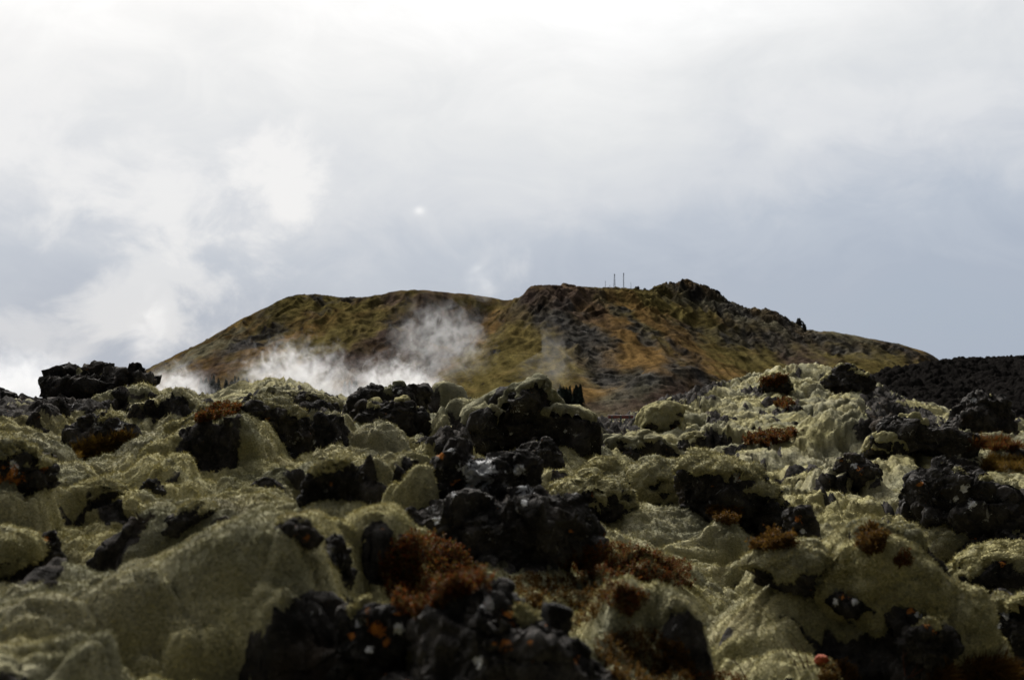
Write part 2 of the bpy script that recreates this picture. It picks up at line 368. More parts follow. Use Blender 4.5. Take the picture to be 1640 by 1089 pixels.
# rounded moss mounds: (crest line in photo pixels, foot pixel, half depth as a share of the width)
MOUNDS = [
 ([(-70,925),(0,925),(100,940),(180,930),(260,890),(330,842),(420,815),(500,808),(545,830),(580,880)], (280,1120,4.0), .44, -.16),
 ([(515,870),(540,825),(590,803),(630,812),(660,845),(685,885)], (610,935,4.95), .5),
 ([(380,925),(430,885),(500,868),(545,872),(568,915)], (480,985,4.6), .45),
 ([(-70,1060),(0,1035),(60,1022),(120,1028),(160,1045),(188,1100)], (70,1160,3.2), .5),
 ([(-90,775),(0,765),(50,770),(80,790),(92,835)], (20,852,6.5), .5),
 ([(85,805),(130,778),(200,770),(250,785),(285,808)], (180,832,7.0), .45),
 ([(140,890),(200,850),(260,828),(340,800),(420,785),(470,800)], (250,912,6.05), .35),
 ([(335,822),(370,790),(410,770),(450,778),(485,808)], (400,828,6.9), .45),
 ([(410,785),(450,757),(500,745),(545,748),(565,765)], (480,795,7.3), .4),
 ([(140,772),(185,752),(240,724),(285,712),(310,735)], (210,775,8.4), .5),
 ([(205,742),(255,702),(305,672),(350,656),(400,664),(450,705)], (300,752,9.6), .42),
 ([(272,715),(300,682),(340,668),(375,675),(388,698)], (320,725,10.1), .5),
 ([(140,665),(170,641),(200,630),(260,632),(305,650)], (215,671), .45),
 ([(60,690),(100,668),(150,660),(205,675)], (120,692), .4),
 ([(-50,692),(0,672),(40,662),(80,668),(105,685)], (30,697), .4),
 ([(-50,722),(0,703),(60,700),(110,712)], (30,729), .4),
 ([(220,672),(260,646),(300,645),(335,665)], (270,684), .45),
 ([(455,702),(475,667),(510,651),(545,660),(565,680),(574,705)], (515,716), .5),
 ([(550,708),(580,682),(620,672),(650,674),(665,698)], (610,724), .5),
 ([(645,662),(680,626),(710,615),(740,622),(768,645)], (705,676), .5),
 ([(680,700),(710,655),(750,632),(800,618),(850,608),(866,612),(876,640)], (750,704), .4),
 ([(658,710),(690,677),(720,666),(745,671),(758,700)], (700,716), .5),
 ([(835,710),(880,692),(920,692),(955,710)], (890,716), .4),
 ([(838,768),(870,750),(910,752),(940,770),(955,795)], (895,793), .45),
 ([(490,812),(540,775),(590,745),(640,740),(665,765)], (560,815,6.8), .4),
 ([(598,825),(625,765),(660,735),(690,738),(702,765),(706,825)], (655,852,6.25), .5),
 ([(580,765),(630,724),(672,717),(700,730),(710,765)], (650,775,7.0), .45),
 ([(975,800),(1000,762),(1040,747),(1080,745),(1120,760),(1155,800)], (1060,806), .4),
 ([(918,785),(950,745),(980,740),(1000,755),(1010,795)], (960,797), .5),
 ([(1080,790),(1110,748),(1150,735),(1185,745),(1222,780)], (1140,805), .5),
 ([(1115,868),(1150,842),(1180,845),(1200,875)], (1160,885), .5),
 ([(1190,918),(1240,880),(1280,877),(1307,890),(1318,930)], (1265,950), .6),
 ([(1110,1010),(1250,955),(1340,955),(1400,985),(1450,1030),(1480,1089)], (1330,1130), .42, -.08),
 ([(945,975),(1000,927),(1060,935),(1110,965),(1135,1000),(1142,1050)], (1040,1065), .5),
 ([(1130,1100),(1220,1072),(1300,1058),(1350,1085)], (1240,1150), .4),
 ([(1305,960),(1320,905),(1345,875),(1390,862),(1440,872),(1475,900),(1500,950),(1515,990)], (1400,988), .45),
 ([(1390,990),(1430,940),(1470,925),(1520,935),(1560,965),(1585,1010),(1605,1075)], (1500,1080), .45),
 ([(1480,910),(1500,880),(1530,870),(1560,880),(1580,910)], (1530,934), .5),
 ([(1530,925),(1570,890),(1610,880),(1670,900)], (1600,938), .5),
 ([(1560,970),(1600,940),(1680,930)], (1620,992), .4),
 ([(1412,872),(1435,846),(1460,845),(1478,868)], (1445,881), .6),
 ([(1470,880),(1500,852),(1530,845),(1556,868)], (1510,891), .5),
 ([(1262,716),(1300,692),(1335,681),(1372,686),(1412,708)], (1335,723), .6),
 ([(995,695),(1025,665),(1050,648),(1075,645),(1096,668)], (1050,692), .5),
 ([(1030,745),(1060,727),(1100,725),(1140,745)], (1085,752), .4),
 ([(1375,785),(1385,766),(1402,764),(1418,784)], (1398,790), .6),
 ([(1180,825),(1195,812),(1225,825),(1245,850)], (1215,858), .5),
 ([(1290,775),(1320,752),(1350,760),(1365,785)], (1330,792), .45),
 ([(1540,725),(1580,712),(1620,716),(1680,730)], (1600,738), .4),
 ([(1100,705),(1140,690),(1180,694),(1215,712)], (1160,716), .45),
]
def col_hit(px, py):
    j = int(np.clip(np.searchsorted(A, float(at(px, py, 10.)[0]) / 10.), 0, NCOL - 1))
    pyc = proj(Xg[:, j], Yg[:, j], Zg[:, j] + CAMZ)[1]
    ok = np.nonzero((pyc <= py) & (Yg[:, j] < 110))[0]
    return float(Yg[ok[0], j]) if len(ok) else 5.0
NCOL = len(A)
ZB = Zg.copy(); steep = np.zeros_like(Zg)
for crest, foot, share, *rb in MOUNDS:
    rb = rb[0] if rb else .0
    Yb = foot[2] if len(foot) > 2 else col_hit(*foot)
    cx = np.array([c[0] for c in crest], float); cy = np.array([c[1] for c in crest], float)
    T = share * (cx[-1] - cx[0]) / F * Yb
    Yc = Yb + T * .9
    P = at(cx, cy, Yc)
    lo, hi = np.searchsorted(LV, math.log(max(Yb - T * .6, 2.1))), np.searchsorted(LV, math.log(Yc + 2.2 * T))
    ja, jb = np.searchsorted(A, P[0, 0] / Yc - .02), np.searchsorted(A, P[-1, 0] / Yc + .02)
    S = (slice(lo, hi), slice(ja, jb))
    xx = Xg[S] + .12 * T * perlin2(Xg[S] / (.9 * T), Yg[S] / (.9 * T), 50); yy = Yg[S] + .26 * T * fbm2(Xg[S] / (.9 * T), Yg[S] / (.9 * T), 2, 51)
    xs = np.linspace(P[0, 0], P[-1, 0], 80); zs = np.interp(xs, P[:, 0], P[:, 2] - CAMZ)
    ker = np.hanning(9); ker /= ker.sum(); zs = np.convolve(np.pad(zs, 4, 'edge'), ker, 'valid')
    top = np.interp(xx, xs, zs, left=-99, right=-99)
    tt = (yy - Yc) / np.where(yy < Yc, T, T * 1.7)
    prof = np.clip(1 - np.abs(tt) ** 2.2, 0, 1) ** .52
    ex = np.minimum((xx - xs[0]), (xs[-1] - xx)) / (.16 * (xs[-1] - xs[0]))
    ex = np.clip(ex, 0, 1); prof = prof * (ex * (2 - ex)) ** .6
    base = Zg[S]
    fr_ = sst(-.42, -.80, tt + .30 * fbm2(xx / (.5 * T), yy / (.5 * T), 3, 52)) * sst(-1.25, -1.05, tt) * sst(.0, .15, top - base) * sst(-.25, .15, perlin2(xx / (1.6 * T) + 3.3, yy / (1.6 * T), 53) + rb + .12 * (xx - xs.mean()) / (xs[-1] - xs[0]) * 3)
    steep[S] = np.maximum(steep[S], fr_ * (ex > .25))  # lower mound fronts turn dark: part bare rock, part shade put into colour
    Zg[S] = base + np.clip(top - base, 0, 1.6) * prof
# moss cushions: rounded pillows with creases between them
near = np.clip(Yg / 11., .58, 1.) * (1 - far)
wx = Xg + .22 * perlin2(Xg / .8, Yg / .8, 11) + .5 * perlin2(Xg / 3, Yg / 3, 12); wy = Yg * .8 + .22 * perlin2(Xg / .8, Yg / .8, 13) + .5 * perlin2(Xg / 3, Yg / 3, 14)
sub = Yg[:, 0] < 75; k = int(sub.sum())
def cushion(sc, s, sharp=1.0):
    f1, f2 = worley2(wx[:k] / sc, wy[:k] / sc, s)
    e = np.clip((f2 - f1) / .75, 0, 1)
    return np.sqrt(e * (2 - e)) - .75
D = np.zeros_like(Zg)
hillgain = (1 + .35 * sst(20, 42, Yg[:k]))
vis = perlin2(Xg[:k] / 2.1, Yg[:k] / 2.1, 22)
D[:k] += .24 * cushion(1.35, 1) * hillgain * (.75 + .5 * vis)
D[:k] += .105 * cushion(.55, 2) * hillgain ** .5 * (.7 + .6 * perlin2(Xg[:k] / 1.2, Yg[:k] / 1.2, 23))
D[:k] += .045 * cushion(.24, 3) * (.6 + .8 * perlin2(Xg[:k] / .7, Yg[:k] / .7, 24))
D[:k] += .30 * fbm2(Xg[:k] / 3.4, Yg[:k] / 3.4, 3, 5) * sst(8, 20, Yg[:k])
cf1, cf2 = worley2((wx[:k] + .35 * perlin2(wx[:k] / .9, wy[:k] / .9, 45)) / 1.15, (wy[:k] + .35 * perlin2(wx[:k] / .9, wy[:k] / .9, 46)) / .95, 47)
crev = np.exp(-((cf2 - cf1) / .085) ** 2) * sst(-.05, .25, perlin2(wx[:k] / 2.3, wy[:k] / 2.3, 48) + .1) * sst(4.5, 7, Yg[:k])
D[:k] -= .34 * crev * np.clip(Yg[:k] / 16, .5, 1.4)
nr_ = sst(9.5, 6., Yg[:k])
D[:k] += (.11 * cushion(.42, 70) + .05 * cushion(.2, 71)) * nr_
def crease(sc, s_):
    q = perlin2(wx[:k] / sc, wy[:k] / sc * 1.25, s_) + .35 * perlin2(wx[:k] / sc * 2.3, wy[:k] / sc * 2.3, s_ + 1)
    return np.sqrt(np.clip(q * q * 5 + .03, 0, 1)) - .62
D[:k] += .075 * crease(.62, 61) * (.6 + .8 * sst(-.3, .4, vis)) + (.038 * crease(.27, 63) + .014 * crease(.12, 65)) * sst(34, 14, Yg[:k]) + .10 * crease(.45, 67) * sst(15, 28, Yg[:k])
D[:k] += (.035 * perlin2(wx[:k] / .3, wy[:k] / .26, 68) + .02 * perlin2(wx[:k] / .14, wy[:k] / .14, 69)) * sst(12, 24, Yg[:k])
D[:k] += .016 * perlin2(Xg[:k] / .085, Yg[:k] / .05, 6) + .009 * perlin2(Xg[:k] / .035, Yg[:k] / .03, 7)
Zg = Zg + D * near
Zg += CAMZ
# dark rock on steep ground, mound fronts and rubble zones; partly shade put into colour
PXg, PYg = proj(Xg, Yg, Zg)
dZx = np.gradient(Zg, axis=1) / (np.gradient(Xg, axis=1) + 1e-6)
dZy = np.gradient(Zg, axis=0) / np.maximum(np.gradient(Yg, axis=0), 1e-4)
slope = np.hypot(dZx, dZy)
# local mean slope: blur so single creases stay mossy
def blur(Aa, n):
    ker = np.ones(n) / n
    Aa = np.apply_along_axis(lambda m: np.convolve(m, ker, 'same'), 0, Aa)
    return np.apply_along_axis(lambda m: np.convolve(m, ker, 'same'), 1, Aa)
rock = np.zeros_like(Zg)
rock[:k] = sst(1.9, 3.3, blur(np.clip(slope[:k], 0, 5), 9) + .9 * perlin2(Xg[:k] / .7, Yg[:k] / .7, 31)) * .9 * sst(9, 15, Yg[:k])
zone = np.zeros((k, len(A)), np.float32)
jx = PXg[:k] + 16 * perlin2(PXg[:k] / 22, LV[:k, None] * 30, 32); jy = PYg[:k] + 10 * perlin2(PXg[:k] / 22, LV[:k, None] * 30, 33)
for poly in RUBBLE: zone = np.maximum(zone, inpoly(jx, jy, poly))
patch = sst(.18 - .14 * sst(22, 34, Yg[:k]), .42 - .1 * sst(22, 34, Yg[:k]), fbm2(Xg[:k] / 2.6, Yg[:k] / 2.6, 3, 35)) * sst(9, 16, Yg[:k])
ridge = sst(.2, .5, fbm2(Xg[:k] / 1.3, Yg[:k] / 1.3, 3, 36))
rock[:k] = np.maximum(rock[:k], .85 * sst(.35, .8, crev + .25 * perlin2(Xg[:k] / .3, Yg[:k] / .3, 49)))
rock[:k] = np.maximum(rock[:k], .9 * steep[:k])
rock[:k] = np.maximum(rock[:k], zone * (.75 + .4 * perlin2(Xg[:k] / .5, Yg[:k] / .5, 34)))
rock[:k] = np.maximum(rock[:k], .75 * patch * ridge)
rock[k:] = .8
rock = np.clip(rock, 0, 1)
# lava relief on bare parts
f1, f2 = worley2(Xg[:k] / .3, Yg[:k] / .3, 8); g1, g2 = worley2(Xg[:k] / .11, Yg[:k] / .11, 9)
sizeg = np.clip(Yg[:k] / 20, .45, 1.6)
rel = .16 * (np.clip(1 - f1 * 1.1, 0, 1) - .4) + .05 * (1 - g1 - .5) + .12 * (np.abs(perlin2(Xg[:k] / .4, Yg[:k] / .4, 38)) - .3)
Zg[:k] += rel * rock[:k] * sizeg * (1 - far[:k])
NR, NC = Zg.shape
Xg = Xg.copy(); rr_, cc_ = np.nonzero((steep > .12))
gx_ = np.gradient(Zg, axis=1)[rr_, cc_] / np.maximum(np.abs(np.gradient(Xg, axis=1)[rr_, cc_]), 1e-5); gy_ = np.gradient(Zg, axis=0)[rr_, cc_] / np.maximum(np.gradient(Yg, axis=0)[rr_, cc_], 1e-4)
nn_ = np.stack([-gx_, -gy_, np.ones_like(gx_)], -1); nn_ /= np.linalg.norm(nn_, axis=1)[:, None]
pp_ = np.stack([Xg[rr_, cc_], Yg[rr_, cc_], Zg[rr_, cc_]], -1); sz_ = np.clip(Yg[rr_, cc_] / 9, .5, 1.8)
dd_ = (sz_ * (.085 * facets3(pp_ / .27, 61, .1) + .03 * facets3(pp_ / .10, 62, .0) + .05 * rough3(pp_ / .16, 3, 63)) * np.clip(steep[rr_, cc_] * 1.4, 0, 1))[:, None] * nn_
Xg[rr_, cc_] += dd_[:, 0]; Yg[rr_, cc_] += dd_[:, 1]; Zg[rr_, cc_] += dd_[:, 2]
ground = mesh('ground', np.stack([Xg, Yg, Zg], -1).reshape(-1, 3), gridfaces(NR, NC), M_GROUND, {'rock': rock.ravel(), 'white': 0 * rock.ravel(), 'orange': 0 * rock.ravel()})
tag(ground, kind='structure')
PXg, PYg = proj(Xg, Yg, Zg)
def hit(px, py, ymin=0.):
    """grid index and depth of the first ground row met on the line of sight"""
    a = float(at(px, py, 10.)[..., 0]) / 10.
    j = int(np.clip(np.searchsorted(A, a), 0, NC - 1))
    ok = np.nonzero((PYg[:k, j] <= py) & (Yg[:k, j] >= ymin))[0]
    if len(ok) == 0: return None, j, None
    return ok[0], j, float(Yg[ok[0], j])

# ---- loose moss fibres standing up from the near moss
def tufts(P, N, ln, nb, spread, wd):
    n = len(P); K = n * nb
    Pb = np.repeat(P, nb, 0); Nb = np.repeat(N, nb, 0); L = np.repeat(ln, nb) * rng.uniform(.6, 1.3, K)
    t = rng.normal(size=(K, 3)); t -= (t * Nb).sum(1)[:, None] * Nb; t /= np.linalg.norm(t, axis=1)[:, None] + 1e-9
    d = Nb + t * rng.uniform(.25, spread, K)[:, None]; d /= np.linalg.norm(d, axis=1)[:, None]
    s = np.cross(d, t); s /= np.linalg.norm(s, axis=1)[:, None] + 1e-9
    Pb = Pb + t * (L * .3)[:, None]
    w = (L * wd)[:, None]
    mid = Pb + d * (L * .55)[:, None] + t * (L * .10)[:, None]; tip = Pb + d * L[:, None] + t * (L * .35)[:, None]
    V = np.stack([Pb - s * w * .7 - Nb * .004, Pb + s * w * .7 - Nb * .004, mid + s * w, mid - s * w, tip], 1).reshape(-1, 3)
    i = np.arange(K, dtype=np.int32)[:, None] * 5
    return V, [i + np.array([[0, 1, 2, 3]], np.int32), i + np.array([[3, 2, 4]], np.int32)]
ng = np.stack([-dZx, -dZy, np.ones_like(dZx)], -1); ng /= np.linalg.norm(ng, axis=-1)[..., None]
NT_ = 300000
rmax = int((Yg[:, 0] < 47).sum()); r0 = int((Yg[:, 0] < 3.3).sum())
ri = rng.integers(r0, rmax, NT_); ci = rng.integers(75, NC - 75, NT_)
keep = (rock[ri, ci] < .3 + .25 * rng.random(NT_)) & (PYg[ri, ci] < 1125)
ri, ci = ri[keep], ci[keep]
ln = np.where(Yg[ri, ci] < 20, np.clip(.0036 * Yg[ri, ci] ** .7, .009, .028), np.clip(.00105 * Yg[ri, ci], .02, .055))
TV, TT = tufts(np.stack([Xg[ri, ci], Yg[ri, ci], Zg[ri, ci]], -1) , ng[ri, ci], ln, 3, 1.5, .10)
moss = mesh('moss', TV, TT, M_FIB, smooth=False); tag(moss, kind='stuff')

# ================================================================== SKY (world) and SUN
SUN_AZ, SUN_EL = R(-16), R(35)
w = bpy.data.worlds.new('World'); SC.world = w; w.use_nodes = True
t = NT(w.node_tree); bg = w.node_tree.nodes['Background']
dirv = t.n('ShaderNodeTexCoord').outputs['Generated']
sx = t.n('ShaderNodeSeparateXYZ', i={0: dirv}).outputs
x, y, z = sx[0], sx[1], sx[2]
sky = t.n('ShaderNodeTexSky', sky_type='NISHITA', sun_disc=False, sun_elevation=SUN_EL, sun_rotation=SUN_AZ, air_density=1., dust_density=2.).outputs[0]
hyp = t.math('SQRT', t.math('ADD', t.math('MULTIPLY', x, x), t.math('MULTIPLY', y, y)))
el = t.math('ARCTAN2', z, hyp); az = t.math('ARCTAN2', x, y)
def gauss(a0, e0, sa, se):
    da = t.math('DIVIDE', t.math('SUBTRACT', az, a0), sa); de = t.math('DIVIDE', t.math('SUBTRACT', el, e0), se)
    r2 = t.math('ADD', t.math('MULTIPLY', da, da), t.math('MULTIPLY', de, de))
    return t.math('EXPONENT', t.math('MULTIPLY', r2, -1.0))
def pxa(px): return math.atan((px - 820) / F)
def pye(py): return math.atan((640 - py) / F)
# stretched coordinates: cloud banks lie flat
mp = t.n('ShaderNodeMapping', i={'Vector': dirv, 'Scale': (1, 1, 1.9)}).outputs[0]
n1 = t.noise(mp, 4.0, 6, .55, .5); n2 = t.noise(mp, 11.0, 6, .6, .8); 
n3 = t.noise(t.n('ShaderNodeMapping', i={'Vector': dirv, 'Scale': (1, 1, 1.25)}).outputs[0], 15.0, 9, .60, .35)
cl = t.math('ADD', t.math('MULTIPLY', t.math('SUBTRACT', n1, .5), .30), t.math('MULTIPLY', t.math('SUBTRACT', n2, .5), .22))
# elevation used for the cloud deck's brightness, warped by the banks; it sags lower left and centre, and is bluer at right
e2 = t.math('ADD', el, t.math('MULTIPLY', cl, .42))
e2 = t.math('ADD', e2, t.math('MULTIPLY', gauss(pxa(900), pye(10), .20, .045), .025))
e2 = t.math('SUBTRACT', e2, t.math('MULTIPLY', t.ramp(az, .02, .36), .045))
cr = t.n('ShaderNodeValToRGB', i={0: t.math('DIVIDE', e2, .40, clamp=True)})
els = cr.color_ramp.elements
stops = [(.0, (.375, .44, .545)), (.14, (.395, .45, .55)), (.25, (.475, .525, .61)), (.36, (.635, .662, .71)), (.50, (.755, .77, .785)), (.60, (.86, .865, .865)), (.70, (.97, .97, .965)), (.86, (1.2, 1.19, 1.17)), (1., (1.45, 1.44, 1.40))]
els[0].position = stops[0][0]; els[0].color = stops[0][1] + (1,)
els[1].position = stops[-1][0]; els[1].color = stops[-1][1] + (1,)
for p_, c_ in stops[1:-1]: e_ = els.new(p_); e_.color = c_ + (1,)
cloud = cr.outputs[0]
# white billow of vapour drifting high at left, and the thin bright gap
def billow(px, py, sx_, sy_, amt, lo=.40, hi=.62, nn=n3):
    g = gauss(pxa(px), pye(py), sx_ / F, sy_ / F)
    return t.math('MULTIPLY', t.math('MULTIPLY', t.ramp(t.math('ADD', nn, t.math('MULTIPLY', t.math('SUBTRACT', g, .5), .34)), .46, .70), t.ramp(g, .03, .5)), amt)
bl = billow(430, 290, 115, 115, .95)
for a_ in ((270, 340, 230, 120, .75), (70, 230, 230, 160, .7), (230, 480, 150, 160, .6), (780, 430, 80, 70, .3), (1350, 180, 330, 80, .4), (60, 560, 160, 60, .4)):
    bl = t.math('MAXIMUM', bl, billow(*a_))
cloud = t.mix(bl, cloud, (.845, .845, .85))
cloud = t.mix(t.math('MULTIPLY', gauss(pxa(671), pye(337), 8 / F, 6 / F), .6), cloud, (1.0, 1.0, 1.0))
# the deck is bright towards the hidden sun; the unseen part behind the viewer is dimmed to deepen shade
sd = (math.sin(SUN_AZ) * math.cos(SUN_EL), math.cos(SUN_AZ) * math.cos(SUN_EL), math.sin(SUN_EL))
dp = t.n('ShaderNodeVectorMath', operation='DOT_PRODUCT', i={0: dirv, 1: sd}).outputs['Value']
gain = t.n('ShaderNodeValToRGB', i={0: t.math('MULTIPLY_ADD', dp, .5, .5)})
ge = gain.color_ramp.elements
ge[0].position = 0; ge[0].color = (.035, .035, .036, 1); ge[1].position = 1; ge[1].color = (7.5, 7.3, 6.9, 1)
for p_, c_ in ((.45, .045), (.72, .15), (.80, .30), (.89, 1.2), (.95, 3.2)): e_ = ge.new(p_); e_.color = (c_, c_, c_, 1)
front = t.ramp(y, .35, .75)
gmix = t.mix(t.math('MULTIPLY', front, t.ramp(el, .50, .34)), gain.outputs[0], (1, 1, 1))
cloud = t.mix(1.0, cloud, gmix, 'MULTIPLY')
cloud10 = t.n('ShaderNodeVectorMath', operation='SCALE', i={0: cloud, 'Scale': 7.05}).outputs[0]
final = t.mix(.95, sky, cloud10)
t.l.new(final, bg.inputs['Color']); bg.inputs['Strength'].default_value = .1
sl = bpy.data.lights.new('sun', 'SUN'); sl.energy = 5.0; sl.angle = R(9); sl.color = (1, .97, .92)
so = bpy.data.objects.new('sun', sl); COL.objects.link(so)
so.rotation_euler = Vector(sd).to_track_quat('Z', 'Y').to_euler()

# ================================================================== CAMERA
cd = bpy.data.cameras.new('camera'); cam = bpy.data.objects.new('camera', cd); COL.objects.link(cam)
cam.location = (0, 0, CAMZ); cam.rotation_euler = (R(90) + TILT, 0, 0)
cd.sensor_width = 36; cd.lens = F / 1640 * 36; cd.clip_start = .1; cd.clip_end = 20000
cd.dof.use_dof = True; cd.dof.focus_distance = 18.; cd.dof.aperture_fstop = 4.2
SC.camera = cam
SC.view_settings.view_transform = 'Standard'; SC.view_settings.look = 'None'; SC.view_settings.exposure = .48; SC.view_settings.gamma = 1
SC.cycles.use_denoising = True; SC.cycles.max_bounces = 5; SC.cycles.diffuse_bounces = 2; SC.cycles.volume_bounces = 2
SC.cycles.transparent_max_bounces = 16; SC.cycles.sample_clamp_indirect = 4
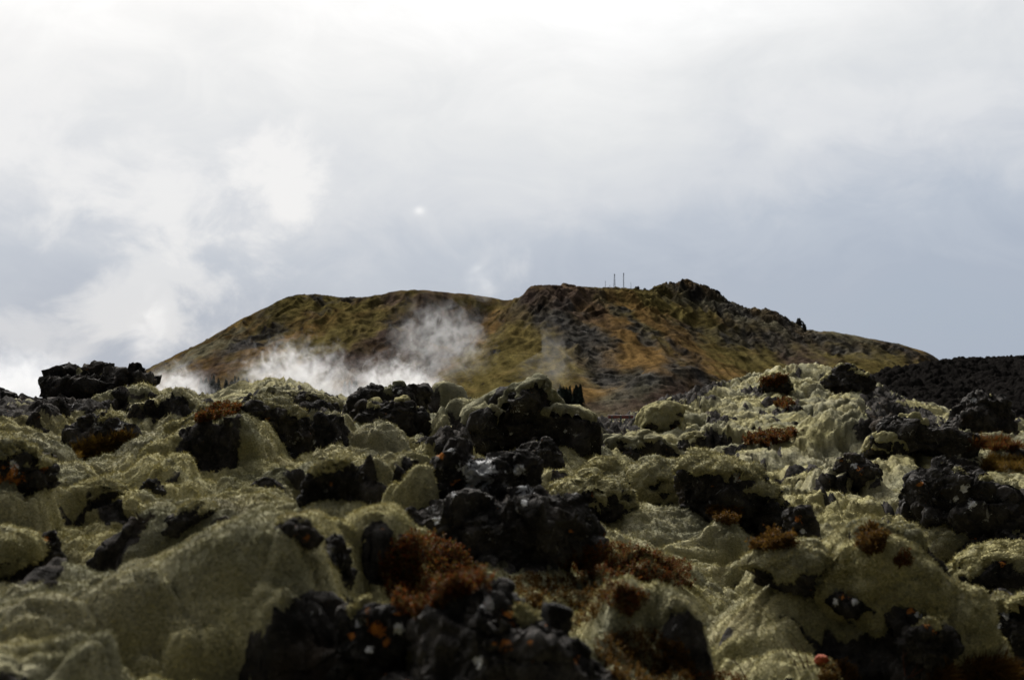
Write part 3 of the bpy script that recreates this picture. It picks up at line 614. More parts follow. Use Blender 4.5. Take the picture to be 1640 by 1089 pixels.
# ================================================================== LAVA BOULDERS (each a thing; its moss cover a part)
# label | outline in photo pixels | foot pixel | moss -1..1 | rock variant | depth share | lichen spots
GB = 'lava boulders scattered over the moss field'
B = [
 # --- left and skyline
 ('dark craggy lava outcrop on the left skyline with a small knob on top', [(58,655),(68,630),(75,612),(95,607),(118,604),(120,596),(150,597),(178,596),(186,586),(198,593),(225,589),(250,602),(257,612),(236,622),(222,634),(170,650),(110,662)], (150,664), -.75, 'dark', .55, [], 20.),
 ('low black lava hump running off the left edge beside the skyline outcrop', [(-60,672),(-40,640),(0,631),(25,640),(55,646),(76,640),(84,655),(70,672),(0,678)], (20,673), -.8, 'dark', .6, [], 20.5),
 ('squat dark boulder with a golden-brown grass patch along its lower right side', [(104,728),(108,700),(116,682),(140,672),(165,667),(190,674),(214,684),(224,702),(205,716),(155,732)], (150,729), -.55, 'white', .5, [(192,684,7,'white'),(196,690,5,'orange')], None),
 ('large rugged lava boulder with a rusty plant on its left shoulder', [(262,756),(268,722),(276,700),(300,682),(340,668),(382,657),(420,651),(456,655),(486,672),(497,700),(496,730),(472,752),(420,760),(350,764),(300,762)], (385,757), -.30, 'white', .5, [(425,678,9,'orange'),(435,716,10,'orange'),(300,740,5,'orange'),(405,700,8,'white')], 10.3),
 ('low black clinker ridge on the skyline just right of the left spruce plantation', [(385,664),(395,645),(420,634),(450,630),(478,634),(505,633),(530,640),(552,650),(556,668),(470,674)], (460,662), -.3, 'dark', .5, [], 19.),
 ('flat-topped dark lava slab on the middle skyline, with an overhanging left lip', [(556,656),(570,640),(571,628),(580,621),(610,618),(645,621),(676,629),(690,645),(670,660),(600,668)], (600,662), -.6, 'dark', .6, [(640,628,4,'white')], 15.5),
 ('dark broken rock tucked directly under the flat-topped skyline slab', [(548,700),(556,668),(580,650),(640,645),(690,655),(690,690),(640,702),(590,705)], (610,700), -.6, 'plain', .5, [], 15.),
 ('massive dark lava boulder with a broad moss cover, highest on the middle skyline', [(728,712),(745,672),(790,640),(835,620),(852,613),(861,609),(868,605),(866,614),(876,632),(886,650),(905,664),(930,670),(952,680),(962,700),(930,714),(860,718),(790,718)], (850,713), -.16, 'white', .45, [(828,656,6,'white'),(815,696,5,'white'),(905,690,4,'white')], 14.),
 ('small rounded dark boulder sitting in front of the moss-topped skyline boulder', [(824,748),(834,722),(855,711),(880,711),(900,728),(906,748),(880,756),(840,756)], (865,752), -.75, 'white', .7, [], None),
 ('black rough rock between the moss-topped skyline boulder and the red pipeline', [(900,702),(905,682),(925,668),(945,668),(965,680),(974,698),(955,712),(920,712)], (955,706), -.5, 'dark', .5, [], 22.),
 # --- centre
 ('dark central crag with a large pale lichen blotch on its face', [(672,800),(690,745),(700,718),(720,708),(745,716),(762,731),(800,741),(842,747),(858,772),(862,800),(830,822),(740,825)], (760,826), -.95, 'white', .5, [(770,752,34,'white'),(755,775,16,'white'),(735,772,12,'orange'),(830,752,12,'white'),(722,716,10,'white'),(706,730,8,'orange')], 6.55),
 ('huge dark boulder in the middle of the field with russet heather at its foot', [(625,885),(640,835),(660,810),(720,802),(790,815),(850,800),(885,800),(922,812),(943,850),(944,876),(905,902),(880,918),(800,924),(735,908),(680,898)], (800,918), -.95, 'white', .5, [(845,785,12,'white'),(840,803,9,'white'),(725,795,9,'white'),(700,835,8,'white'),(915,850,5,'orange')], 6.0),
 ('dark mossy-topped boulder with orange specks just right of the central crag', [(880,806),(894,780),(920,769),(952,767),(988,779),(1012,790),(1022,812),(1016,830),(962,836),(918,828)], (960,833), .05, 'orange', .5, [(930,782,7,'orange'),(950,792,5,'orange'),(922,800,6,'orange')], None),
 ('blocky grey rock at the end of the big left mound, above the orange-spotted stone', [(482,900),(505,874),(540,867),(559,890),(564,932),(547,966),(500,972),(474,945)], (520,968), -.7, 'white', .5, [], 4.55),
 ('orange-spotted dark rock at the bottom, left of the pointed foreground rock', [(515,1100),(540,1022),(556,984),(590,967),(620,972),(656,969),(664,1000),(656,1045),(640,1100)], (590,1110), -.75, 'orange', .5, [(600,1008,15,'orange'),(562,1018,9,'orange'),(640,985,10,'orange'),(620,1030,7,'orange'),(590,980,10,'orange'),(575,1000,9,'white'),(640,1008,7,'white'),(592,1040,9,'white')], 3.9),
 ('shadowed black rock in the hollow under the big left mound, left of the orange-spotted stone', [(395,1110),(405,1040),(440,985),(490,960),(530,985),(540,1040),(530,1110)], (470,1120), -.8, 'dark', .5, [(395,1030,9,'orange')], 4.05),
 ('pointed dark foreground rock with orange lichen on its tip and right shoulder', [(610,1130),(670,1070),(715,1015),(738,972),(764,942),(800,949),(830,970),(862,992),(892,1012),(930,1042),(962,1072),(1000,1130)], (800,1160), -.75, 'orange', .55, [(768,947,11,'orange'),(835,970,16,'orange'),(815,985,13,'orange'),(850,990,11,'orange'),(812,1034,15,'orange'),(850,1057,9,'orange'),(792,1030,9,'orange'),(849,1030,7,'orange'),(765,1058,11,'white'),(780,965,12,'white'),(925,1055,8,'orange')], 3.6),
 ('mossy stone leaning against the left side of the pointed foreground rock', [(625,1130),(640,1060),(675,1022),(712,1008),(735,1030),(715,1080),(690,1130)], (660,1150), .9, 'plain', .5, [], 3.95),
 ('small rusty-orange lichen rock showing through the top of the big left mound', [(430,868),(440,846),(462,836),(490,838),(510,850),(516,868),(480,878)], (475,874), -.6, 'orange', .5, [(465,855,15,'orange'),(490,858,14,'orange')], None),
 ('thin grey rock rib lying on the slope above the big left mound', [(258,856),(272,832),(298,818),(338,813),(350,820),(312,834),(284,856)], (290,850), -.3, 'white', .5, [], None),
 ('lone black stone standing on the yellow moss left of centre', [(224,787),(232,771),(243,766),(252,774),(262,788)], (243,785), -1, 'dark', .8, [], None),
 ('dark rock with orange lichen beside the grey mossy hump, left of the central crag', [(484,806),(489,772),(500,747),(530,736),(562,741),(578,760),(562,790),(530,806)], (530,803), -.35, 'orange', .5, [(530,776,9,'orange'),(545,745,6,'white'),(510,755,6,'orange')], None),
 ('dark boulder at the left edge with a pale patch and a rust-coloured foot', [(-40,782),(-30,735),(0,714),(40,714),(62,730),(82,748),(86,775),(40,790),(0,788)], (30,785), -.25, 'orange', .5, [(24,748,10,'white'),(70,748,9,'orange'),(20,762,22,'orange'),(0,768,16,'orange')], None),
 ('dark rock with two orange spots in the hollow at the left edge', [(44,920),(50,880),(60,858),(78,852),(94,866),(97,895),(94,930),(70,945)], (72,935), -.5, 'orange', .6, [(74,861,8,'orange'),(66,888,7,'orange')], 5.75),
 ('pale mossy slab jutting in from the left edge over a dark hollow', [(-60,900),(-50,862),(0,853),(40,860),(56,876),(48,892),(0,906)], (10,900), .9, 'plain', .55, [], 5.6),
 ('black rock in the dark hollow below the pale mossy slab at the left edge', [(-60,940),(-50,898),(0,888),(50,892),(60,925),(40,945),(0,945)], (10,940), -.9, 'dark', .5, [], 5.75),
 ('tiny orange-topped stone on the moss, left of the lone black stone', [(163,772),(168,764),(176,763),(181,768),(182,776),(170,779)], (172,777), -.6, 'orange', .8, [(171,766,6,'orange')], None),
 ('low brownish rock poking out of the moss between the left mossy pillows', [(120,795),(135,778),(160,772),(190,778),(205,790),(170,804),(135,804)], (160,801), .25, 'plain', .5, [], None),
 # --- right middle
 ('dark boulder with a mossy back and pale lichen, above the twin brown heather patches', [(1082,806),(1090,775),(1105,748),(1142,735),(1182,742),(1212,762),(1242,787),(1257,812),(1252,838),(1230,852),(1190,856),(1140,838)], (1190,852), -.02, 'white', .5, [(1180,762,9,'white'),(1183,768,5,'orange'),(1205,783,4,'orange'),(1140,778,5,'orange')], None),
 ('long dark-bellied mossy boulder left of the big lichen-spotted one, right of centre', [(985,806),(992,785),(1005,764),(1040,748),(1080,748),(1120,762),(1150,785),(1152,806),(1100,812),(1030,808)], (1060,808), .35, 'orange', .4, [(1140,780,6,'orange')], None),
 ('small mossy knoll with a dark right face, behind the dark mossy-topped boulder', [(922,790),(932,762),(952,745),(980,741),(1000,756),(1006,785),(985,802),(945,800)], (965,799), .2, 'plain', .5, [], None),
 ('broken dark lava ledge crossing the moss between the middle skyline and the right hill', [(945,742),(968,708),(1010,697),(1045,702),(1076,721),(1098,735),(1097,748),(1040,752),(985,750)], (1040,749), -.15, 'white', .45, [], None),
 ('upright dark stone standing alone in the dip between the heather and the right slope', [(1254,866),(1257,836),(1269,816),(1290,812),(1301,830),(1311,862),(1304,876),(1270,878)], (1285,875), -.6, 'orange', .7, [(1278,830,6,'orange'),(1285,852,5,'white')], None),
 ('smooth mossy boulder with a black shaded nose, at the end of the long right-hand slope', [(1196,905),(1228,880),(1274,877),(1305,889),(1317,912),(1311,942),(1290,952),(1258,930),(1225,922)], (1285,950), .35, 'dark', .55, [], None),
 ('grey-green moss boulder with a rusty plant at its crown, in the lower right', [(1306,965),(1312,915),(1334,882),(1370,863),(1410,861),(1442,871),(1474,895),(1494,932),(1504,965),(1470,992),(1400,992),(1340,980)], (1400,990), .85, 'plain', .5, [], None),
 ('brown weathered rock behind the crown of the grey-green moss boulder', [(1340,885),(1358,850),(1384,836),(1410,837),(1432,850),(1444,872),(1400,890)], (1390,888), -.1, 'orange', .5, [(1350,872,6,'orange')], None),
 ('dark grey slanting rock with an orange chip, right of the grey-green moss boulder', [(1444,915),(1453,882),(1470,874),(1492,886),(1503,906),(1522,930),(1482,936)], (1480,933), -.6, 'white', .6, [], None),
 ('second grey-green moss boulder, lower and nearer, with a black hollow below it', [(1396,1020),(1408,975),(1430,945),(1472,928),(1520,937),(1558,962),(1580,1010),(1592,1050),(1540,1075),(1460,1065)], (1500,1078), .75, 'dark', .5, [], None),
 ('ragged dark rock strip with orange and white lichen between two grey-green moss boulders', [(1312,962),(1338,942),(1380,938),(1402,948),(1440,964),(1472,988),(1504,1006),(1470,1020),(1420,1006),(1368,982)], (1400,1003), -.7, 'orange', .4, [(1345,956,6,'orange'),(1362,953,7,'orange'),(1340,962,7,'white'),(1370,963,8,'white'),(1458,979,6,'orange'),(1470,985,8,'white'),(1397,944,6,'orange')], None),
 ('dark lichen-streaked rock at lower right beside the silhouette of the long slope', [(1436,1040),(1449,1002),(1480,991),(1510,1004),(1530,1022),(1528,1065),(1505,1100),(1455,1100)], (1485,1105), -.5, 'orange', .5, [(1485,1000,10,'orange'),(1475,990,7,'orange'),(1500,1012,7,'orange')], None),
 ('tall dark rock filling the lower right corner, with a narrow white streak', [(1550,1120),(1568,1025),(1600,962),(1640,940),(1710,960),(1710,1120)], (1630,1125), -.6, 'orange', .5, [(1595,1005,10,'white'),(1600,1020,9,'white'),(1632,965,12,'orange'),(1612,985,8,'white')], None),
 ('mossy boulder with a dark cracked front and orange tinge, near the right edge', [(1515,925),(1538,897),(1580,881),(1622,883),(1670,892),(1680,932),(1600,946),(1548,938)], (1600,944), .15, 'orange', .5, [(1605,903,7,'orange'),(1635,912,9,'orange')], None),
 ('big dark lichen-flecked boulder on the right slope', [(1456,810),(1468,776),(1488,757),(1520,748),(1556,752),(1577,766),(1602,785),(1618,806),(1622,838),(1652,858),(1642,890),(1590,876),(1540,866),(1500,840),(1474,822)], (1555,876), -.55, 'white', .55, [(1543,784,8,'white'),(1556,806,10,'white'),(1473,776,6,'orange'),(1530,798,6,'white')], None),
 ('low dark ledge with orange specks in front of the big lichen-flecked boulder', [(1520,880),(1545,850),(1590,845),(1640,862),(1690,880),(1680,905),(1600,900)], (1600,898), -.5, 'orange', .5, [(1535,862,6,'orange'),(1560,862,6,'orange'),(1525,872,5,'orange')], None),
 ('pointed rock with an orange lichen streak in the middle of the right slope', [(1336,752),(1342,738),(1360,730),(1386,738),(1406,756),(1412,768),(1392,780),(1370,772)], (1385,778), -.55, 'orange', .6, [(1376,752,6,'orange'),(1380,758,5,'orange'),(1368,746,5,'white')], None),
 ('long jagged dark rock rib below the dark scree slope at right', [(1398,720),(1404,684),(1440,669),(1480,675),(1530,690),(1552,701),(1561,722),(1552,738),(1510,731),(1460,722)], (1500,733), -.6, 'white', .35, [(1535,731,5,'white')], None),
 ('rounded mossy rock at the left foot of the long jagged rib', [(1385,726),(1392,705),(1412,694),(1434,697),(1450,712),(1452,726),(1420,732)], (1420,729), .3, 'plain', .6, [], None),
 ('dark crest rock on the summit of the mossy right hill', [(1310,622),(1322,600),(1345,591),(1366,592),(1386,606),(1394,624),(1360,632)], (1350,628), -.35, 'plain', .6, [], None),
 ('pair-shaped mossy boulder on the left shoulder of the right hill', [(1016,690),(1028,668),(1042,652),(1068,646),(1092,656),(1088,678),(1062,692)], (1052,690), .6, 'plain', .6, [], None),
 ('grey crag on the scree slope near the right edge, above the mossy flat', [(1512,700),(1526,664),(1556,634),(1590,634),(1612,650),(1630,700),(1570,706)], (1570,690), -.7, 'dark', .5, [(1560,640,5,'white')], None),
 ('small dark rock in front of the long jagged rib, beside the golden grass at right', [(1538,753),(1546,739),(1562,734),(1580,740),(1588,754),(1562,760)], (1562,756), -.3, 'dark', .7, [], None),
 ('small pale-mossed stone right of the brown weathered rock', [(1414,880),(1422,850),(1442,843),(1464,848),(1476,872),(1462,886),(1430,886)], (1445,884), .55, 'plain', .7, [], None),
 ('long mossy stone between the pale-mossed stone and the low dark ledge at right', [(1462,890),(1482,862),(1512,847),(1544,846),(1560,862),(1530,886),(1490,898)], (1505,894), .6, 'dark', .5, [], None),
 ('small dark rock low on the right hill with a mossy top', [(1086,716),(1094,700),(1112,694),(1132,699),(1140,714),(1116,722)], (1113,719), .05, 'plain', .7, [], None),
 ('dark stones breaking the moss above the red heather on the right hill', [(1216,622),(1226,605),(1244,599),(1262,606),(1270,622),(1244,630)], (1244,626), -.1, 'plain', .7, [], None),
]
def poly_radius(poly, n=360, soft=0):
    P = np.array(poly, float); c = P.mean(0) * .5 + (P.min(0) + P.max(0)) * .25
    th = np.arange(n) * 2 * np.pi / n; d = np.stack([np.cos(th), -np.sin(th)], 1)
    r = np.zeros(n); Q = np.roll(P, -1, 0)
    for a, b in zip(P, Q):
        e = b - a; den = d[:, 0] * e[1] - d[:, 1] * e[0]
        w_ = a - c
        with np.errstate(divide='ignore', invalid='ignore'):
            tt = (w_[0] * e[1] - w_[1] * e[0]) / den; uu = (w_[0] * d[:, 1] - w_[1] * d[:, 0]) / den
        ok = (uu >= 0) & (uu <= 1) & (tt > 0) & np.isfinite(tt); r[ok] = np.maximum(r[ok], tt[ok])
    k_ = np.array([1, 2, 3, 2, 1.]) if soft == 0 else np.hanning(2 * soft + 3)
    k_ /= k_.sum(); h = len(k_) // 2
    r = np.convolve(np.concatenate([r[-h:], r, r[:h]]), k_, 'valid')
    return c, th, r
ROCKS = []
def components(T, nv):
    lab = np.arange(nv)
    for _ in range(400):
        m = lab[T].min(1); new = lab.copy(); np.minimum.at(new, T.ravel(), np.repeat(m, T.shape[1])); new = new[new]
        if (new == lab).all(): break
        lab = new
    fl = lab[T[:, 0]]; ids, cnt = np.unique(fl, return_counts=True)
    return [T[fl == i] for i, c in zip(ids, cnt) if c > max(120, .12 * len(T))]
def make_cover(o, VC, Tf, basep, Yc, area_px):
    used = np.unique(Tf); mp_ = np.full(len(VC), -1); mp_[used] = np.arange(len(used))
    V1 = VC[used]; T1 = mp_[Tf]; mi = np.zeros(len(T1), int); Ts = [T1]
    if Yc < 14:
        nt = int(min(9000, area_px * .25)) + 10; N1 = vnormals(V1, T1)
        e = np.linalg.norm(np.cross(V1[T1[:, 1]] - V1[T1[:, 0]], V1[T1[:, 2]] - V1[T1[:, 0]]), axis=1)
        tr = rng.choice(len(T1), nt, p=e / e.sum()); bc = rng.dirichlet((1, 1, 1), nt)
        Pt = (V1[T1[tr]] * bc[:, :, None]).sum(1); Nt = (N1[T1[tr]] * bc[:, :, None]).sum(1)
        Nt /= np.linalg.norm(Nt, axis=1)[:, None] + 1e-9
        tv, tt = tufts(Pt, Nt, np.full(nt, np.clip(.0036 * Yc ** .7, .009, .024)), 3, 1.5, .11)
        tt = [x_ + len(V1) for x_ in tt]; V1 = np.concatenate([V1, tv]); Ts += tt
        mi = np.concatenate([mi] + [np.ones(len(x_), int) for x_ in tt])
    mesh('moss_cover', V1 - basep, Ts, [M_MOSS, M_FIB], midx=mi, parent=o)
def boulder(label, poly, foot, mossy, var, share, spots, Yfix, idx):
    if Yfix is None:
        i_, j_, Yb = hit(*foot)
        if Yb is None: Yb = 12.
    else: Yb = Yfix
    c, th, r = poly_radius(poly, soft=0 if mossy < .3 else 8)
    wpx = np.ptp([q[0] for q in poly]); hpx = np.ptp([q[1] for q in poly])
    T = share * min(wpx, hpx * 2.2) / F * Yb * .8
    Yc = Yb + T * .55
    lev = 7 if wpx * hpx > 9000 and Yc < 12 else (6 if wpx * hpx > 2200 else 5)
    D_, Tq = get_ico(lev)
    ang = np.arctan2(D_[:, 2], D_[:, 0]) % (2 * np.pi); s_ = np.hypot(D_[:, 0], D_[:, 2])
    rr = np.interp(ang, np.append(th, 2 * np.pi), np.append(r, r[0]))
    s2 = s_ ** .72
    m2 = F / Yc
    # sink the lower half a little so that the foot stays in the ground
    down = np.clip(-D_[:, 2], 0, 1)
    px = c[0] + rr * s2 * np.cos(ang); py = c[1] - rr * s2 * np.sin(ang) + down * .20 * hpx
    S0 = at(px, py, Yc); ctr = at(c[0], c[1], Yc)
    S0[:, 1] += T * D_[:, 1]
    # keep true shape: points move along y only, sizes stay those of the outline at Yc
    size = math.sqrt(wpx * hpx) / m2
    rk_ = np.random.default_rng(100 + idx); u = D_ * 1.0
    for k_ in range(26 if mossy < .3 else 6):
        nn = rk_.normal(size=3); nn /= np.linalg.norm(nn); h_ = rk_.uniform(.78, .97)
        u = u - nn * np.clip(u @ nn - h_, 0, None)[:, None]
    S0 = ctr + (S0 - ctr) * (np.linalg.norm(u, axis=1) * 1.04)[:, None]
    N = vnormals(S0, Tq)
    S0 = S0 + N * (size * .11 * fbm3((S0 + idx * 5.3) / (size * .5), 3, 41))[:, None]; N = vnormals(S0, Tq)
    q = S0 + idx * 3.1
    # mossy mask
    nz = N[:, 2]
    mk = nz * .8 + .55 * fbm3(q / (size * .30), 3, 2) + mossy + (.0 if mossy > .3 else -.16) - .12
    M = sst(-.12, .22, mk)
    disp = size * (.14 * facets3(q / (size * .42), 31, .07) + .055 * facets3(q / (size * .15), 32, .0) + .05 * fbm3(q / (size * .42), 3, 5))
    a_ = np.clip(Yc / 8, .6, 1.8)
    disp += .022 * a_ * facets3(q / (.075 * a_), 33, .0) + .012 * a_ * rough3(q / (.06 * a_), 3, 12)
    disp += size * .01
    lim = size * .22
    disp = np.clip(disp, -lim, lim * .6) * (1 - .72 * M)
    V = S0 + N * (disp - size * .012 * M)[:, None]
    wh = np.zeros(len(V)); og = np.zeros(len(V))
    if spots:
        sx_, sy_ = proj(V[:, 0], V[:, 1], V[:, 2])
        for x_, y_, r_, ty in spots:
            g = np.exp(-(((sx_ - x_) / r_) ** 2 + ((sy_ - y_) / r_) ** 2) * .9) * (V[:, 1] < Yc + T * .3)
            if ty == 'white': wh = np.maximum(wh, g)
            else: og = np.maximum(og, g)
        wh = np.clip(wh, 0, 1); og = np.clip(og, 0, 1)
    basep = np.array([ctr[0], Yc, at(c[0], max(q_[1] for q_ in poly), Yc)[2]])
    nm = 'mossy_boulder' if mossy > -.2 else 'lava_boulder'
    o = mesh(nm, V, Tq, M_ROCK[var], {'white': wh, 'orange': og}, loc=basep)
    tag(o, label, 'boulder', GB)
    # moss cover
    f_ = M[Tq].min(1) > .05
    if f_.sum() > 60:
        cu = worley3(q / (size * .22), 4); cu2 = worley3(q / .11, 6)
        thk = size * .045 * (1 + 1.2 * fbm3(q / (size * .25), 3, 44)) + min(.035, size * .05) * (1 - cu[0]) * 1.2 + .012 * (1 - cu2[0]) + .01 * perlin3(q / .05, 8) * min(1, 6 / Yc + .4)
        off = np.where(M > .02, thk * np.sqrt(M) - size * .05 * (1 - M), -size * .05)
        VC = S0 + N * off[:, None]
        for comp in components(Tq[f_], len(VC)): make_cover(o, VC, comp, basep, Yc, wpx * hpx * len(comp) / len(Tq))
    ROCKS.append(o); return o
for n_, b_ in enumerate(B): boulder(*b_, n_)
# ================================================================== MOUNTAIN
SKY = [(150,640,2250),(185,618,2250),(225,596,2250),(270,574,2250),(300,560,2250),(330,545,2250),(355,530,2250),(380,515,2260),(400,505,2270),(420,496,2280),(440,486,2290),(455,479,2300),(475,473,2300),(500,472,2300),(525,475,2300),(550,477,2300),(575,477,2290),(592,477,2280),(610,473,2270),(630,468,2260),(650,465,2260),(675,467,2260),(700,470,2270),(730,473,2290),(760,476,2310),(790,479,2320),(815,481,2320),(830,479,2230),(840,470,2180),(850,464,2170),(870,458,2180),(895,457,2200),(920,459,2220),(950,462,2240),(968,465,2260),(985,464,2280),(1000,464,2290),(1013,465,2300),(1022,465,2310),(1035,467,2330),(1045,470,2350),(1050,463,2400),(1060,458,2430),(1075,452,2440),(1100,451,2450),(1118,456,2450),(1132,462,2440),(1150,473,2430),(1168,486,2420),(1185,496,2410),(1205,498,2400),(1222,497,2400),(1236,497,2400),(1250,504,2390),(1262,516,2380),(1272,527,2370),(1285,533,2360),(1300,535,2360),(1312,533,2350),(1330,531,2350),(1350,535,2350),(1380,541,2340),(1420,548,2330),(1450,554,2330),(1475,561,2320),(1495,570,2310),(1520,590,2310),(1550,615,2300),(1600,645,2300)]
MP = list(SKY)
for a_, b_, y_ in SKY[::2]:
    MP += [(a_, b_ + .22 * (645 - b_) + 3, y_ + 260), (a_, b_ + .75 * (650 - b_) + 4, y_ + 700)]
MP += [(420,540,2050),(350,590,1850),(500,540,2030),(560,560,1900),(450,600,1800),(600,510,2130),(600,600,1780),(650,540,1980),(540,490,2210),(470,500,2180),(400,560,1960),(680,500,2150),(730,500,2200),
 (760,515,2240),(720,560,2070),(690,600,1870),(790,500,2290),(640,610,1750),
 (830,500,2120),(800,540,2000),(760,580,1880),(720,615,1740),(850,480,2150),(870,500,2050),(900,550,1880),(870,620,1570),(820,600,1700),(940,500,2100),(960,540,1950),(920,590,1740),(1000,575,1840),(1000,600,1740),(980,620,1640),
 (970,480,2200),(1010,490,2200),(1040,510,2120),(1080,540,2010),(1120,570,1930),(1160,592,1880),(1190,605,1850),
 (1050,545,1960),(1090,575,1860),(1060,585,1760),
 (1080,500,2280),(1100,520,2220),(1130,540,2160),(1160,560,2100),(1120,490,2350),(1180,530,2250),(1220,540,2240),(1180,575,2040),(1240,575,2130),(1260,545,2250),(1220,600,1980),(1300,560,2230),(1290,600,2000),(1350,565,2220),(1400,575,2180),(1380,605,2020),(1450,585,2180),(1470,615,2050),(1330,545,2290),(1420,558,2270),
 (1046,589,1580),(1030,596,1550),(1060,588,1590),(1085,588,1610),(1105,584,1620),(1130,598,1650),(1150,610,1680),(1010,612,1540),(990,632,1500),(1040,630,1480),(1080,630,1500),(1120,635,1540),(1050,606,1640),(1100,606,1690),(1000,620,1600),(950,635,1520),
 (150,660,1500),(300,658,1600),(450,658,1600),(600,660,1560),(750,660,1500),(900,664,1440),(1000,669,1400),(1100,667,1420),(1250,658,1700),(1400,656,1800),(1550,655,1950),
 (100,676,1350),(400,676,1350),(700,676,1350),(950,678,1330),(1200,676,1340),(1500,672,1500),(50,655,1900),(50,655,2300),(1700,652,2000),(1700,652,2400)]
MS = Surf(MP, su=34., sv=.030, c=.18)
ma = (np.linspace(40, 1720, 1150) - 820) / F; mY = np.linspace(1330, 3000, 560)
Zm = upsample(MS.grid(np.linspace(ma[0], ma[-1], 300), np.log(np.linspace(1330, 3000, 220))), np.linspace(ma[0], ma[-1], 300), np.linspace(1330, 3000, 220), ma, mY)
Ym = np.broadcast_to(mY[:, None], Zm.shape).astype(np.float32); Xm = (Ym * ma[None]).astype(np.float32); Zm = Zm * Ym + CAMZ
pxm, pym = proj(Xm, Ym, Zm)
SKX = np.array([s_[0] for s_ in SKY]); SKD = np.array([s_[2] for s_ in SKY])
crestY = np.interp(pxm[0], SKX, SKD)[None]
hgt = np.clip((Zm + 8) / 180., 0, 1.3)
# colour patches of the slopes: (pixel centre, radii, tilt deg, kind)
C_OL, C_RU, C_RO, C_SC, C_PA, C_DK, C_GO = range(7)
PAL = np.array([(.048, .039, .014), (.072, .044, .017), (.030, .029, .028), (.036, .026, .022), (.060, .056, .038), (.016, .016, .017), (.062, .049, .018)])
PATCH = [(880,480,70,24,-15,C_SC),(880,505,50,26,10,C_RO),(940,490,60,14,35,C_SC),(1000,505,80,7,42,C_RO),(1045,545,90,8,42,C_RO),(1010,510,110,9,40,C_OL),(1085,500,90,22,28,C_OL),(1060,520,110,14,32,C_RU),(1010,545,90,16,38,C_RU),(985,575,50,14,-5,C_RU),(1120,582,120,9,18,C_RU),(1040,590,30,6,10,C_RU),(1110,470,50,14,15,C_DK),(1110,482,50,6,5,C_PA),(1170,500,60,12,12,C_RO),(1230,520,60,12,15,C_PA),(1130,530,80,12,10,C_DK),(1190,548,80,14,10,C_DK),(1250,550,60,14,10,C_RO),(1150,560,50,22,60,C_OL),(1190,580,30,26,55,C_OL),(1100,565,40,14,50,C_DK),(1240,585,50,20,40,C_OL),(1290,575,60,30,45,C_SC),(1350,555,70,12,15,C_RO),(1340,580,90,18,20,C_OL),(1440,562,60,8,20,C_DK),(1360,540,60,5,12,C_PA),(1270,510,20,24,60,C_RO),(1420,590,60,20,20,C_OL),
 (900,570,50,30,30,C_GO),(850,590,70,36,0,C_OL),(780,600,60,40,-30,C_OL),(940,560,50,30,40,C_RO),(960,590,50,28,40,C_RO),(930,540,40,20,30,C_RO),(1045,605,50,16,-20,C_RO),(1000,635,60,18,-30,C_PA),(1020,620,60,10,-35,C_RO),(1100,605,50,18,10,C_DK),(1070,630,60,16,-20,C_SC),(1000,650,60,12,0,C_SC),(940,630,60,12,0,C_RU),(840,540,30,50,-25,C_GO),
 (760,535,60,10,-40,C_RU),(720,560,50,12,-42,C_SC),(745,545,30,14,-42,C_DK),(690,500,60,26,10,C_SC),(650,480,60,10,0,C_SC),(640,540,70,34,-10,C_SC),(600,520,70,14,-25,C_OL),(570,500,80,12,-20,C_OL),(540,540,60,22,-20,C_OL),(490,485,60,8,0,C_OL),(450,505,40,14,-25,C_OL),(420,535,40,12,-25,C_DK),(430,500,24,8,-30,C_DK),(500,475,60,4,0,C_DK),(480,540,110,7,-22,C_RU),(400,580,90,8,-22,C_RU),(440,570,90,10,-22,C_OL),(380,555,30,8,-20,C_RO),(340,600,60,14,-22,C_SC),(330,560,60,6,-25,C_PA),(520,580,50,12,-25,C_SC),(760,490,70,8,5,C_OL),(640,500,30,10,-30,C_GO),(560,478,50,4,2,C_DK),(600,590,80,24,0,C_SC)]
wpx = 14 * fbm2(Xm / 40, Ym / 60, 3, 71); wpy = 9 * fbm2(Xm / 40, Ym / 60, 3, 72)
str_ = fbm2(Xm / 16 + Ym / 160, Ym / 90, 4, 73)
Wt = np.zeros((7,) + Zm.shape, np.float32); Wt[C_OL] += .35; Wt[C_RU] += .22; Wt[C_SC] += .15
Wt[C_RU] += .45 * sst(-.1, .5, fbm2(Xm / 55, Ym / 80, 4, 74)); Wt[C_RO] += .5 * sst(.1, .6, fbm2(Xm / 38, Ym / 60, 4, 75)); Wt[C_GO] += .3 * sst(0, .5, fbm2(Xm / 30, Ym / 70, 4, 76))
for x_, y_, rx, ry, tl, kd in PATCH:
    c_, s_ = math.cos(R(tl)), math.sin(R(tl))
    dx = pxm + wpx - x_; dy = pym + wpy - y_
    u_ = (dx * c_ + dy * s_) / rx; v_ = (-dx * s_ + dy * c_) / ry
    Wt[kd] += 2.6 * np.exp(-(u_ * u_ + v_ * v_) * 1.1)
Wt *= np.exp(.75 * np.stack([fbm2(Xm / 30, Ym / 70, 4, 80 + i_) for i_ in range(7)]))
Wt = Wt ** 1.6; Wt /= Wt.sum(0)
cm = np.einsum('krc,kd->rcd', Wt, PAL)
cm *= (1 + .30 * fbm2(Xm / 7, Ym / 16, 3, 77) + .60 * str_)[..., None]
cm = np.clip(cm, .008, .4)
rocky = Wt[C_RO] + Wt[C_DK] + .4 * Wt[C_SC] + .4 * Wt[C_PA]
rid = 1 - np.abs(fbm2(Xm / 42, Ym / 42, 4, 78)) * 1.6
gul = 1 - np.abs(perlin2(Xm / 26 + .9 * perlin2(Xm / 60, Ym / 60, 79), Ym / 150, 81)) * 2
inside = sst(0, 60, crestY - Ym) * .85 + .15
